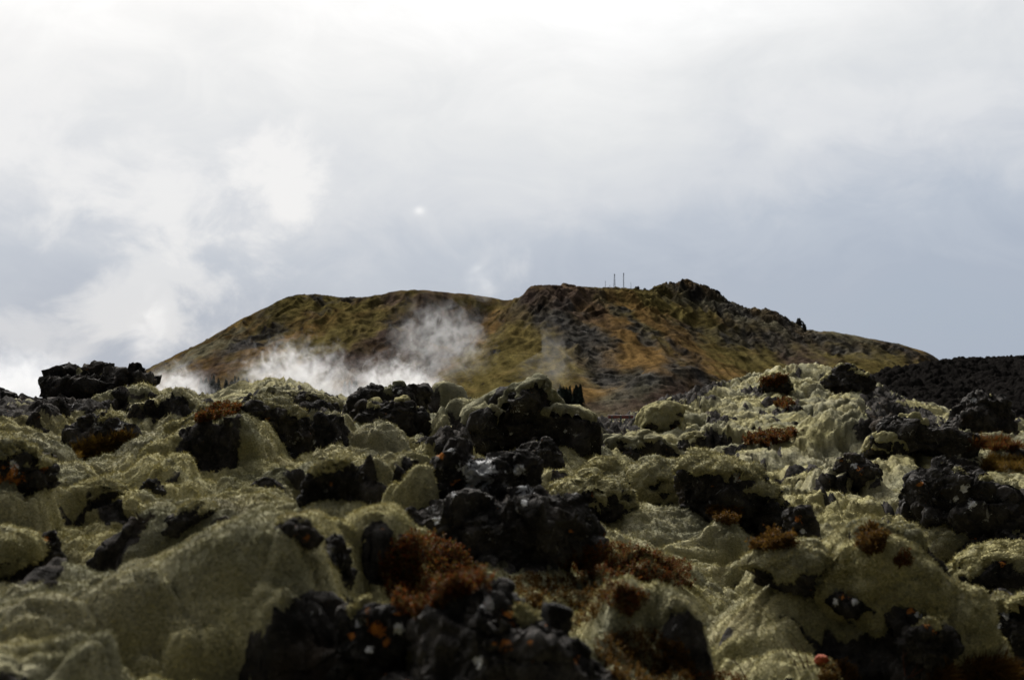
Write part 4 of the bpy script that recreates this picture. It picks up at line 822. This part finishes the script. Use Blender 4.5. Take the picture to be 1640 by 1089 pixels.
Zm += hgt.clip(0, 1) * inside * (3.5 * (rid - .6) + 10 * (gul - .4)) + rocky * (1.3 * fbm2(Xm / 11, Ym / 11, 4, 82) + 1.5 * (np.floor(Zm / 9 + fbm2(Xm / 30, Ym / 30, 2, 83)) * 9 - Zm) / 9 * 2 * inside)
Zm += .3 * fbm2(Xm / 6, Ym / 6, 3, 84) * hgt.clip(.2, 1)
def plat(sc, s_):
    a1, a2, ci_, dx_, dy_ = worley2id(Xm / sc, Ym / sc, s_); return sst(0, .25, a2 - a1) * (JIT[ci_, 0] + (JIT[ci_, 1] - .5) * dx_) 
mk_ = sst(1030, 1050, pxm) * sst(1330, 1290, pxm) + .45 * sst(830, 850, pxm) * sst(1045, 1030, pxm) + .25 * sst(400, 460, pxm) * sst(640, 600, pxm)
mk_ = mk_ * sst(140, 20, np.abs(crestY - Ym))
Zm += mk_ * (7.5 * (plat(19, 97) - .4) + 3.6 * (plat(8, 98) - .4))
mm_, t, b = newmat('mountain_slope'); P = coords(t, False)
base = t.n('ShaderNodeVertexColor', layer_name='albedo').outputs[0] if False else t.attr('albedo', 'Color')
g1 = t.noise(P, .16, 4, .65); g2 = t.noise(P, .6, 3, .6)
c = t.mix(t.ramp(g1, .35, .68, .0, 1), t.mix(1.0, base, (.80, .80, .81), 'MULTIPLY'), t.mix(1.0, base, (1.15, 1.13, 1.1), 'MULTIPLY'))
c = t.mix(t.ramp(g2, .36, .64), t.mix(1.0, c, (.70, .70, .70), 'MULTIPLY'), t.mix(1.0, c, (1.3, 1.3, 1.28), 'MULTIPLY'))
set_(t, b, 'Base Color', c); set_(t, b, 'Roughness', 1.); set_(t, b, 'Specular IOR Level', .0)
set_(t, b, 'Normal', t.n('ShaderNodeBump', i={'Strength': .8, 'Distance': 1.2, 'Height': g1}).outputs[0])
mountain = mesh('mountain', np.stack([Xm, Ym, Zm], -1).reshape(-1, 3), gridfaces(*Zm.shape), mm_, {'albedo': cm.reshape(-1, 3)})
tag(mountain, kind='structure')
pxm, pym = proj(Xm, Ym, Zm)
def mhit(px, py):
    j = int(np.argmin(np.abs(pxm[0] - px))); ok = np.nonzero(pym[:, j] <= py)[0]
    i = ok[0] if len(ok) else int(np.argmin(pym[:, j])); return float(Xm[i, j]), float(Ym[i, j]), float(Zm[i, j])
def mcrest(px):
    j = int(np.argmin(np.abs(pxm[0] - px))); i = int(np.argmin(pym[:, j])); return float(Xm[i, j]), float(Ym[i, j]), float(Zm[i, j])

# ================================================================== radio masts on the summit
m_, t, b = newmat('galvanised_steel'); set_(t, b, 'Base Color', (.10, .11, .13)); set_(t, b, 'Metallic', .3); set_(t, b, 'Roughness', .6); M_STEEL = m_
class MB:
    def __init__(s): s.v = []; s.t = []; s.n = 0
    def bar(s, p, q, r0, r1=None, n=6):
        p = np.array(p, float); q = np.array(q, float); r1 = r0 if r1 is None else r1
        d = q - p; d /= np.linalg.norm(d); u = np.cross(d, (0, 0, 1.) if abs(d[2]) < .9 else (1., 0, 0)); u /= np.linalg.norm(u); w_ = np.cross(d, u)
        a = np.arange(n) * 2 * np.pi / n; rg = np.cos(a)[:, None] * u + np.sin(a)[:, None] * w_
        s.v.append(np.concatenate([p + rg * r0, q + rg * r1, [p], [q]])); i = np.arange(n); j = (i + 1) % n; o = s.n
        s.t.append(np.stack([i + o, j + o, j + n + o], 1)); s.t.append(np.stack([i + o, j + n + o, i + n + o], 1))
        s.t.append(np.stack([j + o, i + o, 0 * i + 2 * n + o], 1)); s.t.append(np.stack([i + n + o, j + n + o, 0 * i + 2 * n + 1 + o], 1)); s.n += 2 * n + 2
    def build(s, name, mat, parent=None, loc=None, smooth=False): return mesh(name, np.concatenate(s.v), [np.concatenate(s.t)], mat, smooth=smooth, parent=parent, loc=loc)
def empty(name, loc): o = bpy.data.objects.new(name, None); COL.objects.link(o); o.location = loc; return o
def lattice(px, h, wb, wt, label, top):
    X_, Y_, Z_ = mcrest(px); o = empty('radio_mast', (X_, Y_, Z_ - 1)); tag(o, label, 'radio mast', 'masts on the mountain summit')
    mb = MB(); cs = [(-1, -1), (1, -1), (1, 1), (-1, 1)]; n = 9
    def pt(k, f): ww = wb + (wt - wb) * f ** .7; return (cs[k % 4][0] * ww / 2, cs[k % 4][1] * ww / 2, h * f)
    for k in range(4): 
        for j in range(n): mb.bar(pt(k, j / n), pt(k, (j + 1) / n), .17)
    for j in range(n):
        for k in range(4): mb.bar(pt(k, j / n), pt(k + 1, (j + 1) / n), .09, n=4); mb.bar(pt(k + 1, j / n), pt(k, (j + 1) / n), .09, n=4); mb.bar(pt(k, (j + 1) / n), pt(k + 1, (j + 1) / n), .09, n=4)
    mb.build('lattice_tower', M_STEEL, o)
    an = MB(); an.bar((0, 0, h), (0, 0, h + top), .22, .12)
    for k in range(3): a = k * 2.1; an.bar((math.cos(a) * wt * .7, math.sin(a) * wt * .7, h - 2.6), (math.cos(a) * wt * .7, math.sin(a) * wt * .7, h + .6), .28)
    an.build('antenna', M_STEEL, o)
def pole(px, h, r, label):
    X_, Y_, Z_ = mcrest(px); o = empty('antenna_pole', (X_, Y_, Z_ - 1)); tag(o, label, 'antenna pole', 'masts on the mountain summit')
    mb = MB(); mb.bar((0, 0, 0), (0, 0, h), r, r * .5); mb.build('pole', M_STEEL, o)
    mb = MB()
    mb.bar((-.9, 0, h * .8), (.9, 0, h * .8), .1, n=4)
    mb.build('crossbar', M_STEEL, o)
lattice(985, 22, 3.2, 1.0, 'tapered lattice mast with a thick dark top, the left of the two tall summit masts', 2.5)
lattice(999, 25, 1.5, .9, 'slender straight mast, the tallest and right one of the two tall summit masts', 1.5)
pole(970, 12, .42, 'thin pole furthest left on the summit, standing apart from the two tall masts')
pole(977.5, 5.5, .28, 'shortest stub of a pole, just left of the tapered lattice mast')
pole(1010.5, 11, .4, 'thin pole right of the tallest straight mast, near the notched rocks')

# ================================================================== rock pinnacles of the right ridge
m_, t, b = newmat('cliff_rock'); P = coords(t); n_ = t.noise(P, .5, 4)
set_(t, b, 'Base Color', t.mix(n_, (.018, .018, .018), (.05, .05, .05))); M_CLIFF = m_
def pinnacle(px, w_, h_, lean, label, py=None):
    X_, Y_, Z_ = mcrest(px); V, T_ = get_ico(4); V = V.copy(); q = V * 1.0
    f = (V[:, 2] + 1) / 2
    V = V * np.array([w_ / 2, w_ / 2, h_ * .62]) * (1.15 - .45 * f)[:, None] ** np.array([1, 1, 0])
    V[:, 0] += lean * h_ * f ** 1.3
    V += (q * (.35 * w_ * (fbm3(q * 1.7 + px, 4) * .8 + (worley3(q * 2 + px, 2)[0] - .4) * .5))[:, None])
    V[:, 2] += h_ * .32
    o = mesh('rock_pinnacle', V + np.array([X_, Y_, Z_]), T_, M_CLIFF, loc=np.array([X_, Y_, Z_])); tag(o, label, 'rock pinnacle', 'rock stacks on the mountain ridge')
pinnacle(1280, 10, 11, .05, 'broad dark rock stack on the right ridge, left one of the leaning pair')
pinnacle(1290.5, 5.5, 11, -.35, 'narrow rock finger leaning left on the right ridge, beside the broad stack')
pinnacle(1022, 7, 3, .2, 'dark jagged rock on the summit skyline between the masts and the rounded peak')
pinnacle(1033, 5, 2.2, .1, 'smaller jagged rock on the skyline just left of the rounded peak')

# ================================================================== spruce plantations at the mountain foot
m_, t, b = newmat('spruce_needles'); P = coords(t); n_ = t.noise(P, 1.2, 3); set_(t, b, 'Base Color', t.mix(n_, (.010, .018, .014), (.028, .042, .028))); set_(t, b, 'Roughness', 1.); M_SPR = m_
m_, t, b = newmat('spruce_bark'); set_(t, b, 'Base Color', (.05, .035, .025)); M_BARK = m_
def spruce_mesh(seed):
    r_ = np.random.default_rng(seed); V = []; T_ = []; n = 0
    for k in range(11):
        f = k / 11; z0 = .10 + .9 * f; rad = .25 * (1 - f) ** .85 + .012; m = 11
        a = np.arange(m) * 2 * np.pi / m + r_.random() * 6; rr = rad * r_.uniform(.55, 1.25, m); dz = r_.uniform(-.05, .0, m)
        for i in range(m):
            d = np.array([math.cos(a[i]), math.sin(a[i]), 0]); s_ = np.array([-d[1], d[0], 0])
            base_ = np.array([0, 0, z0 + .085]); tip = d * rr[i] + np.array([0, 0, z0 - .02 + dz[i]])
            mid = d * rr[i] * .55 + np.array([0, 0, z0 + .035])
            V += [base_, mid + s_ * rad * .30, tip, mid - s_ * rad * .30, mid - np.array([0, 0, .03])]
            T_ += [(n, n + 1, n + 2), (n, n + 2, n + 3), (n, n + 4, n + 1), (n + 1, n + 4, n + 2), (n + 4, n, n + 3), (n + 4, n + 3, n + 2)]; n += 5
    V.append(np.array([0, 0, 1.04])); 
    return np.array(V), np.array(T_)
SPR = []
for sd_ in range(4):
    V, T_ = spruce_mesh(sd_); o = empty('spruce_tree', (0, 0, 0)); mesh('crown', V, T_, M_SPR, smooth=False, parent=o)
    mb = MB(); mb.bar((0, 0, -.06), (0, 0, .9), .018, .004); mb.build('trunk', M_BARK, o); SPR.append(o)
used_ = set()
def spruce(px, py, h, label, grp):
    X_, Y_, Z_ = mhit(px, py); k_ = len(used_); used_.add((px, py)); src = SPR[k_ % 4]
    if k_ < 4: o = src
    else:
        o = src.copy(); COL.objects.link(o)
        for ch in src.children: c_ = ch.copy(); COL.objects.link(c_); c_.parent = o
    o.location = (X_, Y_, Z_ - .3); o.scale = (h * (.75 + .5 * rng.random()), h * .95, h); o.rotation_euler = (0, 0, k_ * 1.7); tag(o, label, 'spruce tree', grp)
for i_ in range(34):
    px = 893 + 37 * rng.random(); py = 648 + 5 * rng.random() - .1 * (930 - px)
    spruce(px, py, 13 + 5 * rng.random() + (px - 893) * .19, 'dark spruce in the dense plantation just right of the moss-topped skyline boulder', 'spruces of the plantation right of the moss-topped skyline boulder')
for i_ in range(46):
    px = 318 + 80 * rng.random(); py = 634 + 9 * rng.random()
    spruce(px, py, 17 + 9 * rng.random(), 'spruce veiled by steam in the plantation at the left mountain foot', 'spruces of the steam-veiled plantation at left')
for i_ in range(9):
    px = 548 + 24 * rng.random(); py = 630 + 8 * rng.random()
    spruce(px, py, 15 + 6 * rng.random(), 'spruce in the small clump behind the white steam, above the flat-topped slab', 'spruces of the small clump in the steam')

# ================================================================== dark scree ridge at right
sa = np.linspace((1290 - 820) / F, (2250 - 820) / F, 620); sY = np.exp(np.linspace(math.log(58), math.log(150), 420))
crx = np.array([1290, 1370, 1395, 1430, 1480, 1520, 1560, 1600, 1640, 1750, 1900, 2250]); cry = np.array([676, 622, 603, 590, 579, 573, 572, 570, 568, 560, 562, 600]); 
pxs = 820 + sa * F; top_ = np.interp(pxs, crx, cry)
Ys = np.broadcast_to(sY[:, None], (420, 620)); Xs = Ys * sa[None]
crY = 118 + 8 * np.sin(pxs / 60)
f_ = np.clip((Ys - 60) / (crY - 60)[None], 0, 1.6)
zt = at(pxs, top_, crY)[:, 2]; zb = at(pxs, np.full_like(pxs, 698), 62.)[:, 2]
shp = np.where(f_ < 1, f_ ** .9, np.clip(1 - (f_ - 1) * 2.4, -.6, 1))
Zs = zb[None] + (zt - zb)[None] * shp
Zs = Zs + .55 * fbm2(Xs / 5, Ys / 7, 4, 91) * np.clip(f_ * 2, 0, 1) * sst(1.02, .8, f_)
for sc_, am_, sd_ in ((1.9, .34, 92), (.8, .20, 94), (.42, .12, 96)):
    f1, f2, ci_, dx_, dy_ = worley2id(Xs / sc_, Ys / sc_ * .8, sd_)
    Zs = Zs + am_ * sst(0, .40, f2 - f1) * (.25 + .75 * JIT[ci_, 0] + (JIT[ci_, 1] - .5) * dx_ * 1.1 + (JIT[ci_, 2] - .5) * dy_ * 1.0) - am_ * .5
Zs = Zs + .08 * fbm2(Xs / .7, Ys / .7, 3, 95)
m_, t, b = newmat('scree'); P = coords(t, False); n_ = t.noise(P, 1.1, 5, .7); n2_ = t.noise(P, 3.4, 2, .6)
c = t.mix(n_, (.003, .0028, .0028), (.0095, .0085, .0078)); c = t.mix(t.ramp(n2_, .70, .78, 0, .6), c, (.06, .055, .042))
set_(t, b, 'Base Color', c); set_(t, b, 'Specular IOR Level', .0); set_(t, b, 'Normal', t.n('ShaderNodeBump', i={'Strength': .8, 'Distance': .2, 'Height': n_}).outputs[0]); M_SCREE = m_
ridge_o = mesh('scree_ridge', np.stack([Xs, Ys, Zs], -1).reshape(-1, 3), gridfaces(420, 620), M_SCREE); tag(ridge_o, kind='structure')
# ================================================================== RUSSET HEATHER, GRASS, TWIGS
bpy.context.view_layer.update()
DG = bpy.context.evaluated_depsgraph_get()
NOHIT = {'moss', 'mountain'}
def ray(px, py):
    d = Vector(at(px, py, 10.) - np.array([0, 0, CAMZ])).normalized(); o = Vector((0, 0, CAMZ))
    for _ in range(6):
        ok, loc, nrm, fi, ob, mt = SC.ray_cast(DG, o, d)
        if not ok: return None, None
        if ob.name.split('.')[0] in NOHIT: o = loc + d * .003; continue
        return np.array(loc), np.array(nrm)
    return None, None
def leafmat(name, cols, rough=.9):
    m, t, b = newmat(name); rnd = t.n('ShaderNodeNewGeometry').outputs['Random Per Island']
    cr = t.n('ShaderNodeValToRGB', i={0: rnd}); e = cr.color_ramp.elements
    e[0].color = cols[0] + (1,); e[1].color = cols[-1] + (1,)
    for i, c in enumerate(cols[1:-1]): x_ = e.new((i + 1) / (len(cols) - 1)); x_.color = c + (1,)
    set_(t, b, 'Base Color', cr.outputs[0]); set_(t, b, 'Roughness', rough); set_(t, b, 'Specular IOR Level', .1)
    tr = t.n('ShaderNodeBsdfTranslucent', i={'Color': cr.outputs[0]})
    ms = t.n('ShaderNodeMixShader', i={0: .3, 1: b.outputs[0], 2: tr.outputs[0]})
    t.l.new(ms.outputs[0], m.node_tree.nodes['Material Output'].inputs[0])
    return m
M_RED = leafmat('heather_leaves_russet', [(.030, .010, .004), (.070, .019, .005), (.115, .034, .007), (.055, .048, .014), (.085, .045, .010)])
M_BRN = leafmat('heather_leaves_brown', [(.035, .018, .004), (.070, .036, .007), (.088, .050, .010), (.06, .024, .006)])
M_GOLD = leafmat('grass_golden', [(.05, .030, .006), (.09, .055, .010), (.115, .07, .013), (.075, .036, .007)])
M_STEM = leafmat('twig_bark', [(.05, .022, .014), (.085, .035, .022)])
def sprigs(pts, nrm, h, leaf, mat, name, nl=14, grass=False):
    """low shrub: short leaning stems with many small leaves"""
    V = []; Q = []; n = 0; sv = []; sq = []; sn = 0
    K = len(pts); hh = h * rng.uniform(.55, 1.25, K)
    d = np.array([0, 0, 1.]) * .9 + nrm * .5 + rng.normal(size=(K, 3)) * (.45 if not grass else .5); d /= np.linalg.norm(d, axis=1)[:, None]
    P0 = pts - d * .01; tip = P0 + d * hh[:, None]
    # stems (thin three-sided)
    s1 = np.cross(d, rng.normal(size=(K, 3))); s1 /= np.linalg.norm(s1, axis=1)[:, None]; s2 = np.cross(d, s1); r_ = leaf * .13
    Vst = np.stack([P0 + s1 * r_, P0 - s1 * r_ * .5 + s2 * r_ * .87, P0 - s1 * r_ * .5 - s2 * r_ * .87, tip], 1).reshape(-1, 3)
    i = np.arange(K)[:, None] * 4
    Tst = np.concatenate([i + [[0, 1, 3]], i + [[1, 2, 3]], i + [[2, 0, 3]]])
    # leaves
    N_ = K * nl; b = np.repeat(P0, nl, 0); dd = np.repeat(d, nl, 0); h2 = np.repeat(hh, nl); f = rng.uniform(.05 if grass else .22, 1.0, N_)
    ld = rng.normal(size=(N_, 3)) + dd * (1.6 if grass else .7); ld /= np.linalg.norm(ld, axis=1)[:, None]
    base = b + dd * (h2 * f)[:, None] * (0.15 if grass else 1) + rng.normal(size=(N_, 3)) * leaf * .35
    L = (h2 * rng.uniform(.5, 1.1, N_)) if grass else leaf * rng.uniform(.6, 1.4, N_)
    sd = np.cross(ld, rng.normal(size=(N_, 3))); sd /= np.linalg.norm(sd, axis=1)[:, None]; w_ = (L * (.03 if grass else .3))[:, None]
    e_ = base + ld * L[:, None]; m_ = base + ld * (L * .5)[:, None]
    Vl = np.stack([base, m_ + sd * w_, e_, m_ - sd * w_], 1).reshape(-1, 3); j = np.arange(N_)[:, None] * 4 + len(Vst)
    return np.concatenate([Vst, Vl]), [Tst, j + [[0, 1, 2, 3]]], [0] * len(Tst) + [1] * N_
GH = 'heather patches in the moss'
HE = [ # label, outline, sprig height, leaf, count, material
 ('largest russet heather bush, at the foot of the huge dark central boulder', 'heather_shrub', [(612,905),(640,868),(690,858),(740,880),(775,920),(790,960),(760,985),(700,1000),(650,985),(620,950)], .075, .010, 950, M_RED),
 ('russet heather trailing right from under the huge central boulder', 'heather_shrub', [(895,905),(930,878),(985,868),(1050,880),(1100,905),(1112,945),(1070,940),(1010,925),(950,925)], .06, .009, 620, M_RED),
 ('thin olive-brown heather behind the pointed foreground rock', 'heather_shrub', [(790,930),(850,918),(930,925),(975,945),(960,985),(915,1010),(860,985),(820,955)], .05, .008, 420, M_BRN),
 ('rust-brown heather mixed with pale moss, right of the pointed foreground rock', 'heather_shrub', [(945,1040),(980,1012),(1040,1010),(1095,1030),(1115,1075),(1100,1100),(1000,1100)], .055, .007, 420, M_BRN),
 ('dark red heather edging the grey-green moss hump in the lower middle', 'heather_shrub', [(960,930),(1000,935),(1040,955),(1010,985),(970,965)], .045, .008, 160, M_RED),
 ('bright rust heather strip on the moss below the right hill', 'heather_shrub', [(1195,710),(1200,698),(1240,692),(1278,692),(1270,703),(1235,711)], .20, .034, 240, M_RED),
 ('dark red tuft near the summit of the right hill', 'heather_shrub', [(1218,616),(1224,604),(1245,601),(1260,606),(1255,616)], .26, .05, 110, M_RED),
 ('thin reddish tuft below the summit tuft on the right hill', 'heather_shrub', [(1240,652),(1246,639),(1262,636),(1274,646),(1262,653)], .18, .04, 70, M_RED),
 ('orange-brown plant patch along the crest of the left mossy ridge', 'heather_shrub', [(310,676),(325,660),(350,649),(385,648),(380,660),(345,670)], .09, .015, 240, M_RED),
 ('golden-brown grass strip against the squat dark boulder at left', 'grass_patch', [(112,728),(130,716),(165,704),(205,697),(208,704),(170,718),(125,730)], .09, .02, 260, M_GOLD),
 ('upper olive-brown heather patch, right of the long smooth moss slope', 'heather_shrub', [(1132,818),(1150,808),(1185,812),(1188,832),(1165,838),(1142,830)], .08, .014, 200, M_BRN),
 ('lower olive-brown heather patch, left of the upright dark stone', 'heather_shrub', [(1188,868),(1195,846),(1225,842),(1262,858),(1275,872),(1230,880),(1200,878)], .08, .013, 280, M_BRN),
 ('rusty tuft on the crown of the grey-green moss boulder', 'heather_shrub', [(1370,868),(1380,848),(1402,843),(1420,855),(1415,880),(1390,888)], .07, .010, 170, M_BRN),
 ('few red sprigs on the right shoulder of the grey-green moss boulder', 'heather_shrub', [(1430,900),(1445,880),(1460,888),(1458,905),(1440,908)], .055, .008, 50, M_RED),
 ('rust and gold grass band near the right edge, below the long jagged rib', 'grass_patch', [(1555,712),(1575,698),(1615,703),(1638,716),(1600,720)], .16, .035, 190, M_RED),
 ('golden grass patch at the right edge beside the small dark rock', 'grass_patch', [(1570,748),(1585,732),(1640,735),(1680,740),(1680,752),(1610,754)], .14, .03, 260, M_GOLD),
 ('brown heather clump with a red lump on it, at the bottom right of centre', 'heather_shrub', [(1310,1100),(1318,1068),(1345,1055),(1370,1070),(1380,1100)], .05, .0065, 240, M_BRN),
 ('dry rusty grass in the lower right corner below the dark rocks', 'grass_patch', [(1490,1100),(1515,1068),(1570,1058),(1620,1068),(1640,1100)], .09, .010, 260, M_BRN),
 ('bottom-edge rusty heather between the grey-green moss and the bare twigs', 'heather_shrub', [(1085,1110),(1100,1078),(1150,1072),(1200,1085),(1205,1110)], .045, .006, 170, M_RED),
 ('small rust tuft on the moss slope right of the dark mossy-topped boulder', 'heather_shrub', [(1060,905),(1075,892),(1100,895),(1110,912),(1085,918)], .05, .008, 90, M_RED),
]
for label, nm, poly, h, leaf, cnt, mat in HE:
    if nm == 'heather_shrub': h, cnt = h * .68, int(cnt * 1.45)
    P = np.array(poly, float); lo, hi = P.min(0), P.max(0); pts = []; nr = []; tries = 0
    while len(pts) < cnt and tries < cnt * 6:
        tries += 1
        x_, y_ = lo + (hi - lo) * rng.random(2)
        if not inpoly(np.array([x_]), np.array([y_]), poly)[0]: continue
        if perlin2(np.array([x_ / 14.]), np.array([y_ / 8.]), 120)[0] < -.28: continue
        p_, n__ = ray(x_, y_ + 3)
        if p_ is None or p_[1] > 60: continue
        pts.append(p_); nr.append(n__)
    pts = np.array(pts); nr = np.array(nr)
    med = np.median(pts[:, 1]); k_ = np.abs(pts[:, 1] - med) < .18 * med + .3; pts, nr = pts[k_], nr[k_]
    base_ = np.array([np.median(pts[:, 0]), med, pts[:, 2].min()])
    V, T_, mi = sprigs(pts, nr, h, leaf, mat, nm, 26 if nm == 'grass_patch' else 16, nm == 'grass_patch')
    ns = mi.count(0)
    o = empty(nm, base_); tag(o, label, 'heather' if nm == 'heather_shrub' else 'grass', GH if nm == 'heather_shrub' else 'dry grass patches in the moss')
    nv = ns // 3 * 4
    a_ = mesh('stems', V[:nv] - base_, T_[0], M_STEM, parent=o, smooth=False)
    b_ = mesh('foliage', V[nv:] - base_, T_[1] - nv, mat, parent=o, smooth=False)
    for c_ in (a_, b_): c_['kind'] = 'stuff'
# bare twigs
def twig(px, py, stems, label):
    p_, n__ = ray(px, py)
    o = empty('bare_twig', p_); tag(o, label, 'twig', 'bare twigs at the bottom edge')
    sc_ = p_[1] / F
    for (dx, dy, bx, side) in stems:
        mb = MB(); a = np.array([bx * sc_, 0, -.01]); pts_ = [a]
        for f in (.33, .66, 1.): pts_.append(a + np.array([dx * sc_ * f ** 1.2, .02 * math.sin(f * 5 + dx), -dy * sc_ * f]) + rng.normal(size=3) * .0025)
        for q_ in range(3): mb.bar(pts_[q_], pts_[q_ + 1], .0028 * (1 - q_ * .25), .0028 * (1 - (q_ + 1) * .25), 5)
        if side:
            for f in (1, 2): mb.bar(pts_[f], pts_[f] + np.array([side * 14 * sc_, .01, 13 * sc_]), .0016, .0007, 4)
        mb.build('stem', M_STEM, o)
twig(1285, 1066, [(-28, -42, -8, 0), (-22, -45, 4, 0), (-10, -36, 10, 0)], 'fan of three bare red-brown twigs left of the red lump')
twig(1195, 1084, [(-22, -34, 0, -.6), (-6, -24, 8, 0)], 'short bare twigs at the bottom edge, left of the three-twig fan')
twig(1450, 1082, [(-6, -48, 0, .9), (22, -26, 2, .8), (40, -32, 6, 0)], 'branching bare twig against the right end of the long moss slope')
twig(1592, 1080, [(18, -60, 0, .5), (4, -32, -14, 0)], 'tall orange-brown stalk in the dry grass of the lower right corner')
# the small red lump
p_, n__ = ray(1316, 1062)
V, T_ = get_ico(4); q = V * 1.0; r_ = 10 * p_[1] / F
V = V * np.array([r_ * 1.1, r_, r_ * .95]) * (1 + .18 * fbm3(q * 1.6, 3, 5) + .05 * perlin3(q * 6, 2))[:, None]
m_, t, b = newmat('red_lump'); P = coords(t); set_(t, b, 'Base Color', t.mix(t.ramp(t.noise(P, 60, 3), .4, .65), (.20, .032, .008), (.26, .07, .025)))
o = mesh('red_stone', V + p_ + np.array([0, 0, r_ * .5]), T_, m_, loc=p_); tag(o, 'small bright orange-red lump sitting on the moss beside the brown heather clump', 'red lump')

# ================================================================== far red pipe seen through the gap
m_, t, b = newmat('pipe_red'); P = coords(t); set_(t, b, 'Base Color', t.mix(t.noise(P, 2, 3), (.16, .035, .035), (.24, .06, .055))); set_(t, b, 'Roughness', .5); M_PIPE = m_
m_, t, b = newmat('pipe_pale_jacket'); set_(t, b, 'Base Color', (.36, .27, .27)); set_(t, b, 'Roughness', .45); M_PALE = m_
Yp = 36.2; c_ = at(996, 668, Yp); x0 = at(974, 668, Yp)[0] - c_[0]; x1 = at(1014, 668, Yp)[0] - c_[0]
o = empty('pipeline', c_); tag(o, 'red pipeline with a pale top seen in the gap below the mountain', 'pipeline')
mb = MB(); mb.bar((x0, 0, 0), (x1, 0, 0), .030, n=14); mb.build('pipe', M_PIPE, o, smooth=False)
mb = MB(); mb.bar((x0, 0, .042), (x1, 0, .042), .016, n=10); mb.build('pale_pipe', M_PALE, o)
for f in (.15, .5, .85):
    mb = MB(); xx_ = x0 + (x1 - x0) * f; mb.bar((xx_, .05, -.6), (xx_, .05, .02), .018); mb.bar((xx_ - .02, 0, 0), (xx_ + .02, 0, 0), .042, n=14); mb.build('support', M_STEEL, o)

# ================================================================== STEAM
def steam(name, label, hull, Y, depth, dens, lo, hi, scale, seed, base_bias=.0):
    """hull: outline in photo pixels; a lumpy closed body filled with wisps of vapour that thin out towards its edge"""
    c, th, r = poly_radius(hull, soft=10); V, T_ = get_ico(4)
    ang = np.arctan2(V[:, 2], V[:, 0]) % (2 * np.pi); s_ = np.hypot(V[:, 0], V[:, 2]); rr = np.interp(ang, np.append(th, 2 * np.pi), np.append(r, r[0]))
    W = at(c[0] + rr * s_ * np.cos(ang), c[1] - rr * s_ * np.sin(ang), Y); W[:, 1] += depth * V[:, 1]
    ctr = at(c[0], c[1], Y)
    m = bpy.data.materials.new('steam_vapour'); m.use_nodes = True; nt = m.node_tree; nt.nodes.remove(nt.nodes['Principled BSDF']); t = NT(nt)
    P = t.n('ShaderNodeTexCoord').outputs['Object']; Q = t.n('ShaderNodeTexCoord').outputs['Generated']
    sz = (W.max(0) - W.min(0)); k_ = scale / (sz[2] * .5)
    Pm = t.n('ShaderNodeMapping', i={'Vector': P, 'Location': (seed * 3.1, seed * 1.7, seed), 'Scale': (k_ * 1.0, k_, k_ * .95), 'Rotation': (0, R(24), 0)}).outputs[0]
    n = t.noise(Pm, 1.0, 8, .64, 1.1)
    ctr_ = t.n('ShaderNodeVectorMath', operation='MULTIPLY_ADD', i={0: Q, 1: (2, 2, 2), 2: (-1, -1, -1)}).outputs[0]
    ln = t.n('ShaderNodeVectorMath', operation='LENGTH', i={0: ctr_}).outputs['Value']
    fall = t.ramp(ln, .98, .25)
    zz = t.n('ShaderNodeSeparateXYZ', i={0: Q}).outputs[2]
    low = t.ramp(zz, .75, .1)
    f = t.math('ADD', n, t.math('MULTIPLY', t.math('SUBTRACT', fall, .6), .22)); f = t.math('ADD', f, t.math('MULTIPLY', low, base_bias))
    d = t.math('MULTIPLY', t.math('MULTIPLY', t.ramp(f, lo, hi), fall), dens)
    pv = t.n('ShaderNodeVolumePrincipled', i={'Color': (.66, .66, .665, 1), 'Density': d, 'Anisotropy': .35})
    t.l.new(pv.outputs[0], nt.nodes['Material Output'].inputs['Volume'])
    o = mesh(name, W, T_, m, loc=ctr); tag(o, label, 'steam', 'steam drifting from the ground', 'stuff'); return o
steam('steam', 'dense white steam bank behind the skyline outcrop at the far left', [(-200,700),(-160,600),(-60,560),(30,530),(120,520),(190,545),(240,600),(220,700)], 260, 18, .07, .44, .74, 4.4, 1, .16)
steam('steam', 'white steam puff at the left foot of the mountain, right of the skyline outcrop', [(200,700),(205,610),(250,545),(320,550),(365,610),(370,700)], 300, 11, .13, .47, .74, 4.0, 2, .16)
steam('steam', 'tall steam wisps rising over the left slope of the mountain', [(310,710),(310,600),(345,520),(430,490),(530,510),(610,560),(640,640),(620,710)], 320, 15, .11, .52, .76, 5.0, 3, .16)
steam('steam', 'brightest steam puff in the middle, above the flat-topped slab', [(500,710),(505,610),(540,540),(610,530),(700,545),(770,600),(760,710)], 300, 13, .17, .50, .76, 4.4, 4, .17)
steam('steam', 'thin steam veil drifting up the middle slope towards the summit saddle', [(560,640),(600,520),(670,455),(790,440),(850,500),(810,590),(720,650)], 420, 17, .040, .47, .74, 4.6, 5)
steam('steam', 'faint steam wisp crossing the brown slope below the masts', [(870,560),(860,490),(905,465),(960,520),(950,580),(900,620),(850,690),(790,690),(800,600)], 420, 11, .012, .46, .74, 4.2, 6)
steam('steam', 'small pale wisp of steam standing above the summit saddle', [(715,500),(725,420),(770,385),(815,410),(825,470),(790,510)], 430, 9, .028, .46, .78, 3.0, 7)
steam('steam', 'narrow faint steam column against the sky at left', [(170,610),(180,510),(215,420),(280,410),(310,480),(300,580),(240,640)], 330, 10, .035, .46, .78, 3.0, 8)
